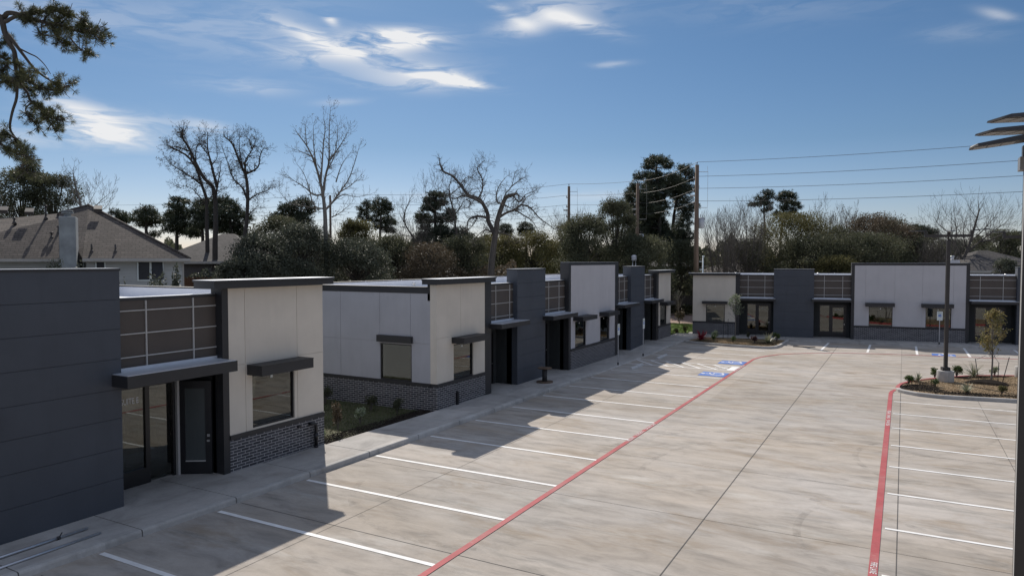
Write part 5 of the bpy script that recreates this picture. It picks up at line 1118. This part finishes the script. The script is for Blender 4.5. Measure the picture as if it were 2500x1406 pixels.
# grey twiggy thickets (bare, many fine stems)
def twiggy(label, u, vtop, w, d, seed, stems=9, leafm=None, nl=0, bark=BARK):
    t = Tree(seed); k = d / 1725.; top = zat(vtop, d); c = P(u, 637, d); o = np.array([c[0], c[1], 0]); H = top
    r = thing('twiggy_tree', label, 'tree', tuple(o), 0, 'grey leafless trees'); t.trunk.tube([(0, 0, -.1), (0, 0, H * .28)], [.2, .16], bark, 8)
    for i in range(stems):
        a = 2 * math.pi * i / stems + t.r.uniform(-.3, .3); s_ = w / 2 * k * t.r.uniform(.4, .9)
        e = np.array([s_ * math.cos(a), s_ * math.sin(a), H * t.r.uniform(.72, .9)]); p0 = np.array([0, 0, H * .26]); mid = (p0 + e) / 2 + [e[0] * .15, e[1] * .15, -H * .04]
        pts = smooth([p0, mid, e], 4); t.limb(t.br, pts, .08, .025, bark, 5)
        for j in range(2, len(pts)):
            for _ in range(2):
                q = unit(pts[j] - pts[j - 1]); ax = unit(np.cross(q, t.r.normal(size=3))); t.twig(pts[j], unit(q + ax * .6), H * .16, .02, 2, bark, .25, .6, 3, .3)
    t.trunk.build('trunk', r); t.br.build('branches', r)
    if leafm: T = np.array(t.tips); leaves('leaves', T[t.r.randint(0, len(T), nl)], .12, leafm, r, t.r)
    return r
twiggy('grey leafless tree right of the tallest utility pole', 1765, 545, 110, 68, 61); twiggy('grey leafless tree left of the two thin pines', 1825, 525, 110, 70, 62)
twiggy('pinkish-grey leafless tree between the olive oak and the russet oak', 2040, 525, 120, 80, 63, 9, L_BROWN, 3000); twiggy('grey leafless tree behind the leftmost middle utility pole', 1395, 535, 80, 74, 64, 7)
twiggy('grey leafless tree filling the sky gap left of the big pine', 1520, 492, 80, 92, 65, 7, L_OAK, 2500); twiggy('grey leafless low tree behind the middle building left part', 1000, 560, 120, 60, 66)
twiggy('brown leafless tree behind the glossy evergreens', 800, 570, 130, 60, 67); twiggy('grey leafless tree behind the first lamp post', 2290, 590, 110, 66, 68)
# far woods as one mass, plus the undergrowth
rs = np.random.RandomState(77)
def band(name, ua, ub, d, dd, vt, vb, n, ls, m, amp=14):
    u = rs.uniform(ua, ub, n); dep = d + rs.uniform(-dd, dd, n); prof = vt + amp * np.sin(u * .031 + d) + amp * .7 * np.sin(u * .083 + 1.3) + amp * .5 * np.sin(u * .21)
    tt = rs.uniform(0, 1, n) ** .8; v = prof + (vb - prof) * (1 - tt)
    C = np.array([P(a, b, e) for a, b, e in zip(u, v, dep)]); C[:, 2] = np.maximum(C[:, 2], .2)
    o = leaves(name, C, ls, m, None, rs); o['kind'] = 'stuff'; return o
band('distant_woods', -700, 3200, 125, 12, 600, 650, 60000, .75, L_OAK, 14); band('distant_woods', 200, 2600, 105, 6, 622, 700, 40000, .5, L_OAK, 8)
band('undergrowth', 780, 1260, 60, 4, 650, 740, 16000, .2, L_BROWN, 8); band('undergrowth', 1560, 2560, 88, 3, 655, 760, 26000, .3, L_OAK, 6); band('undergrowth', 450, 820, 50, 3, 660, 760, 12000, .16, L_GLOSS, 8)
band('hedge', 1620, 1700, 79, .8, 745, 768, 6000, .2, L_OAK, 1)
# shrub by the house
def shrub(label, x, y, z, r, h, m, n, ls, seed, cat='shrub', name='shrub', group=None, stem=BARK, ups=0.):
    q = np.random.RandomState(seed); o = thing(name, label, cat, (x, y, z), 0, group)
    f = MB(); cs = []
    for i in range(9):
        a = q.uniform(0, 6.28); e = np.array([r * .6 * math.cos(a) * q.uniform(.3, 1), r * .6 * math.sin(a) * q.uniform(.3, 1), h * q.uniform(.45, .85)]); cs.append(e); f.tube([(0, 0, -.02), e * [.4, .4, .5], e], [.014, .01, .005], stem, 4, False)
    f.build('stems', o); C = []
    for e in cs:
        b = q.normal(size=(n // 9, 3)); b /= np.linalg.norm(b, axis=1)[:, None]; C.append(e + b * (q.uniform(0, 1, n // 9) ** .5)[:, None] * [r * .42, r * .42, h * .26])
    C = np.concatenate(C); C[:, 2] = np.abs(C[:, 2]); leaves('foliage', C, ls, m, o, q, 1.8, up=ups); return o
def at(u, v, d): p = P(u, v, d); return p
def bigshrub(label, u, vt, w, d, seed, m=L_GLOSS, n=2500):
    p = P(u, 637, d); shrub(label, p[0], p[1], 0, w / 2 * d / 1725., zat(vt, d), m, n, .13, seed, group='glossy shrubs in front of the house')
bigshrub('glossy round shrub at the foot of the stucco chimney, left', 135, 622, 90, 33, 1, L_GLOSS, 5000); bigshrub('glossy shrub right of the chimney foot', 185, 636, 60, 33, 2, L_GLOSS, 3500)
bigshrub('glossy twiggy shrub peeking over the roof edge beside the blue wall', 300, 668, 50, 31, 3, L_GLOSS, 2200); bigshrub('glossy shrub under the pair of house windows', 385, 682, 70, 31, 4, L_GLOSS, 3000); bigshrub('tall glossy shrub at the house corner', 425, 665, 45, 32, 5, L_GLOSS, 3000)
# ---------------- near pine: limbs hanging into the top left corner
def nearpine():
    rs = np.random.RandomState(5); t = MB(); lb = MB(); d0 = 24.; W = lambda x, y, dz=0: P(x * .313, y * .313, d0 + dz)
    base = P(-260, 637, 27.5); base[2] = 0; o = base.copy()
    tr = smooth([base + [0, 0, -.1], base + [.1, 0, 6], base + [-.1, .1, 12], base + [.2, 0, 19]], 3); t.tube([p - o for p in tr], [.34 - .02 * i for i in range(len(tr))], BARK, 12)
    limbs = [ (.10, .03, [(-700, 300, 2.6), (-300, 130, 1), (0, 140, .2), (60, 105), (130, 110), (200, 135), (300, 165), (400, 190), (520, 215), (620, 250), (740, 270), (800, 330)], (.36, 1.)),
     (.08, .03, [(-500, 330, 2), (-100, 190, .3), (30, 175), (80, 150), (130, 128), (200, 105), (260, 110), (330, 95), (430, 90), (500, 95)], (.5, 1.)),
     (.11, .03, [(-500, 100, 2), (-60, 120, .2), (10, 160), (40, 260), (75, 340), (110, 400), (130, 480), (180, 560), (240, 640), (330, 690), (430, 700), (540, 670)], (.55, 1.)),
     (.07, .02, [(60, 270), (130, 360), (190, 440), (270, 540), (360, 610), (470, 675)], (.8, 1.)), (.03, .01, [(150, 380), (230, 420), (290, 450), (350, 510), (395, 580)], (1.1, 1.)),
     (.06, .02, [(110, 400), (120, 520), (150, 640), (210, 720), (240, 790), (310, 850), (400, 900), (490, 950)], (.5, 1.)), (.05, .02, [(130, 620), (130, 760), (95, 880), (78, 1000), (120, 1080), (160, 1160), (220, 1250), (260, 1320)], (.55, 1.)),
     (.05, .02, [(330, 165), (400, 200), (430, 260), (470, 330), (520, 350)], (.4, 1.)), (.03, .012, [(540, 290), (600, 360), (650, 400), (690, 410)], (.5, 1.)), (.03, .012, [(330, 175), (325, 230), (340, 280)], (.5, 1.)),
     (.05, .02, [(-300, 400, 1), (-50, 430), (60, 480), (20, 560), (60, 620), (150, 660), (250, 690)], (.2, 1.)), (.05, .02, [(-300, 700, 1), (-60, 650), (60, 640), (160, 600), (230, 590)], (.2, 1.)), (.05, .02, [(-300, 980, 1), (-50, 1100), (50, 1150), (140, 1200), (230, 1220)], (.2, 1.)),
     (.04, .015, [(240, 790), (330, 860), (380, 940), (430, 1010)], (.2, 1.)), (.04, .015, [(120, 1080), (60, 1050), (0, 1080), (-80, 1150)], (.2, 1.)), (.04, .015, [(220, 1250), (160, 1310), (230, 1350)], (.2, 1.)), (.04, .015, [(-200, 500), (-60, 360), (20, 340), (60, 330)], (.4, 1.)), (.03, .012, [(600, 250), (700, 230), (770, 250)], (.2, 1.)), (.03, .012, [(400, 190), (470, 150), (530, 120)], (.2, 1.)), (.03, .012, [(620, 250), (650, 200), (640, 180)], (.2, 1.)), (.03, .012, [(250, 800), (200, 850), (230, 920), (300, 990)], (.4, 1.))]
    C = []; D = []
    for li, (r0, r1, pts, (a, b)) in enumerate(limbs):
        dz = rs.uniform(-.9, .9) if li > 3 else 0; s_ = smooth([W(p[0], p[1], (p[2] if len(p) > 2 else 0) + dz * (i / len(pts))) for i, p in enumerate(pts)], 4); N = len(s_)
        lb.tube([p - o for p in s_], [r0 + (r1 - r0) * i / (N - 1) for i in range(N)], BARKD, 7)
        for i in range(N):
            if i / N < a: continue
            for _ in range(4):
                q = s_[i] + rs.normal(size=3) * .05; e = unit(rs.normal(size=3) + unit(s_[i] - s_[max(0, i - 1)]) * .7 + [0, 0, .12]) * rs.uniform(.12, .44); lb.tube([q - o, q + e * .5 + [0, 0, -.02] - o, q + e - o], [.014, .011, .008], BARKD, 4, False)
                if rs.rand() < .75:
                    C.append(q + e - o); D.append(unit(e))
                if rs.rand() < .3: C.append(q + e * .6 - o); D.append(unit(e + rs.normal(size=3) * .5))
    C = np.array(C); D = np.array(D); n = 42; K = len(C); c = np.repeat(C, n, 0); dd = np.repeat(D, n, 0); a = rs.normal(size=(K * n, 3)) * .75 + dd * .75; a /= np.linalg.norm(a, axis=1)[:, None]; L = .19
    r = thing('pine_tree', 'near pine whose needle-tufted limbs hang into the top left corner', 'tree', tuple(o))
    t.build('trunk', r); lb.build('limbs', r); leaves('needles', c - np.repeat(D * rs.uniform(0, .2, K)[:, None], n, 0) + a * L * .5, L, L_PINEN, r, rs, 17, nrm=a)
nearpine()
# ---------------- plants in the beds
def blades(label, x, y, z, r, n, m, seed, w=.03, name='yucca', group=None, droop=.25, cat='plant'):
    q = random.Random(seed); o = thing(name, label, cat, (x, y, z), 0, group); f = MB()
    for i in range(n):
        a = q.uniform(0, 6.28); e = q.uniform(.25, 1.35); L = r * q.uniform(.7, 1.15); c, s_ = math.cos(a), math.sin(a); pts = []
        for t in (0, .35, .7, 1.): pts.append((c * L * math.cos(e) * t, s_ * L * math.cos(e) * t, .02 + L * (math.sin(e) * t - droop * t * t)))
        ww = (w, w * .9, w * .5, .002); v = []
        for p, k in zip(pts, ww): v += [(p[0] - s_ * k, p[1] + c * k, p[2]), (p[0] + s_ * k, p[1] - c * k, p[2] + .004)]
        f.poly(v, m, [(0, 1, 3, 2), (2, 3, 5, 4), (4, 5, 7, 6)])
    f.build('leaves', o); return o
IB = .115
blades('spiky grey-green yucca at the island tip left of the first lamp pedestal', .70, 39.2, IB, .62, 60, L_BLADE, 1, .022)
blades('tall spiky grass clump left of the staked young tree', 3.2, 42.4, IB, .95, 110, L_BLADE, 2, .014, 'grass_clump')
blades('spiky yucca in dark mulch at the front kerb below the staked tree', 2.55, 37.0, IB, .65, 60, L_BLADE, 3, .02)
shrub('low round green shrub at the very tip of the island', .30, 38.4, IB, .30, .40, L_GRN, 900, .06, 11)
shrub('upright green shrub just left behind the first lamp pedestal', 1.45, 41.0, IB, .26, .50, L_GRN, 800, .06, 12); shrub('bushy dark green shrub right of the first lamp post', 2.42, 41.85, IB, .34, .55, L_GRN, 1200, .06, 13)
shrub('small pale green shrub right behind the staked young tree', 4.15, 43.2, IB, .28, .50, L_VAR, 800, .06, 14); shrub('small green shrub in front of the first lamp pedestal', 1.38, 38.1, IB, .24, .42, L_GRN, 500, .06, 15); shrub('small pale shrub at the right front edge of the island', 3.85, 37.3, IB, .28, .42, L_OAKY, 600, .06, 16)
# staked young tree with dry leaves
def young(label, x, y, z, H, seed, leafm, nl, w=.5, stakes=True, low=1.3):
    t = Tree(seed); r = thing('young_tree', label, 'tree', (x, y, z)); top = np.array([.05, 0, H]); s_ = smooth([np.array([0, 0, -.05]), np.array([.03, 0, H * .35]), np.array([-.02, 0, H * .7]), top], 4)
    t.trunk.tube(s_, [.045 - .0028 * i for i in range(len(s_))], BARKL, 8); T = []
    for i in range(46):
        h = low + (H - low) * (i / 46.); c = np.array([0, 0, h]); a = t.r.uniform(0, 6.28); k = w * math.sin(math.pi * min(1, (h - low * .8) / (H - low * .8)) ** .8) + .12
        if i < 5: k = w * .9
        t.twig(c, np.array([math.cos(a), math.sin(a), .75]), k * t.r.uniform(.8, 1.3), .010, 1, BARKL, .22, .6, 3, .4, .004)
    t.trunk.build('trunk', r); t.br.build('branches', r); tp = np.array(t.tips); tp = tp[tp[:, 2] > low + .35]
    leaves('leaves', tp[t.r.randint(0, len(tp), nl)] + t.r.normal(size=(nl, 3)) * .05, .075, leafm, r, t.r)
    return r
YT = (3.85, 41.5, IB); young('slim staked young tree with dry yellow-green and orange leaves on the island', *YT, 3.3, 21, L_DRY, 2600, .42, low=1.05)
for i, (x, y, dx, dy, h, lab) in enumerate(((3.33, 41.3, -.18, -.1, 1.05, 'metal stake left of the young tree, leaning outward'), (4.06, 41.0, .03, 0, .95, 'short upright metal stake right of the young tree'), (4.2, 40.75, .28, .1, 1.25, 'metal stake furthest right of the young tree, leaning right'))):
    f = MB(); f.tube([(0, 0, -.1), (dx, dy, h)], .018, DARK, 5); k = f.build('tree_stake'); k.location = (x, y, IB); tag(k, lab, 'stake', 'tree stakes')
f = MB(); f.tube([(YT[0], YT[1], IB + 1.45), (3.6, 41.35, IB + 1.22), (3.17, 41.2, IB + 1.0)], .008, BLACK, 4); tag(f.build('tie_wire'), 'tie wire from the young trunk to the left leaning stake', 'wire', 'tree ties')
f = MB(); f.tube([(YT[0], YT[1], IB + 1.45), (3.98, 41.2, IB + 1.12), (4.09, 41.0, IB + .93)], .008, BLACK, 4); tag(f.build('tie_wire'), 'tie wire from the young trunk to the upright stake', 'wire', 'tree ties')
young('slim pale young tree in the planter by the cream far corner', -11.0, 54.4, IB, 3.2, 23, L_VAR, 1100, .4, low=1.5)
for i, (x, lab) in enumerate(((-13.0 + 1.2, 'left thin stake in the planter against the far brick wall'), (-10.95 - .5, 'right thin stake in the planter against the far brick wall'))):
    f = MB(); f.tube([(0, 0, -.1), (0, 0, 1.5)], .018, DARK, 5); k = f.build('tree_stake'); k.location = (x, 54.1, IB); tag(k, lab, 'stake', 'tree stakes')
# planter
blades('large pale agave at the right end of the planter', -8.3, 52.4, IB, .85, 60, L_BLADE, 7, .045, 'agave', droop=.1)
blades('crimson spiky-leaved shrub at the left end of the planter', -12.95, 52.1, IB, 1.0, 46, L_RED, 31, .055, 'crimson_shrub', droop=.15, cat='shrub'); shrub('purple low shrub left of the pale agave', -9.15, 52.0, IB, .3, .5, L_PURP, 500, .09, 32)
shrub('small green shrub in the planter front, left', -12.0, 52.0, IB, .24, .45, L_GRN, 500, .06, 33); shrub('small green shrub in the planter front, middle', -10.6, 51.7, IB, .26, .5, L_GRN, 500, .06, 34)
shrub('pale variegated shrub beside the crimson one', -12.3, 53.6, IB, .4, .6, L_VAR, 700, .08, 35); shrub('thin dark shrub at the back of the planter, middle', -10.05, 54.5, IB, .22, .6, L_OAK, 400, .07, 36); shrub('dark shrub at the right back of the planter behind the agave', -7.9, 53.6, IB, .35, .7, L_GRN, 700, .07, 37)
# lawn corner plants
for i, (x, y, lab) in enumerate(((-16.6, 56.2, 'low shrub at the left of the lawn corner bed'), (-16.0, 56.2, 'low shrub in the middle of the lawn corner bed'), (-15.35, 56.6, 'taller shrub at the far brick corner by the lawn'))): shrub(lab, x, y, .02, .3, .55 + .2 * (i == 2), L_OAKY, 500, .07, 40 + i)
p = P(1660, 637, 67); shrub('russet ragged shrub standing in the dirt beyond the lawn', p[0], p[1], 0, .6, 1.5, L_BROWN, 600, .13, 45)
p = P(1657, 637, 69); young('spindly white-tipped sapling beyond the lawn', p[0], p[1], 0, 3.0, 46, L_VAR, 60, .5, low=1.0)
# side yard between the near and middle buildings
shrub('brown upright shrub in the mulch between the near and middle buildings', -16.75, 18.0, .10, .26, 1.05, L_BROWN, 900, .07, 51); shrub('bright variegated shrub between the near and middle buildings', -17.0, 19.4, .08, .28, .62, L_VAR, 900, .055, 52); shrub('tiny pale shrub at the brick corner of the nearest building', -16.5, 17.0, .10, .18, .34, L_VAR, 400, .04, 53)
shrub('dark low shrub along the side brick wall, left', -20.8, 21.6, .05, .4, .7, L_OAK, 700, .07, 54); shrub('dark low shrub along the side brick wall, middle', -18.3, 21.5, .05, .35, .6, L_OAK, 600, .07, 55); shrub('dark low shrub along the side brick wall near its corner', -16.9, 21.4, .08, .32, .6, L_OAK, 600, .07, 56)
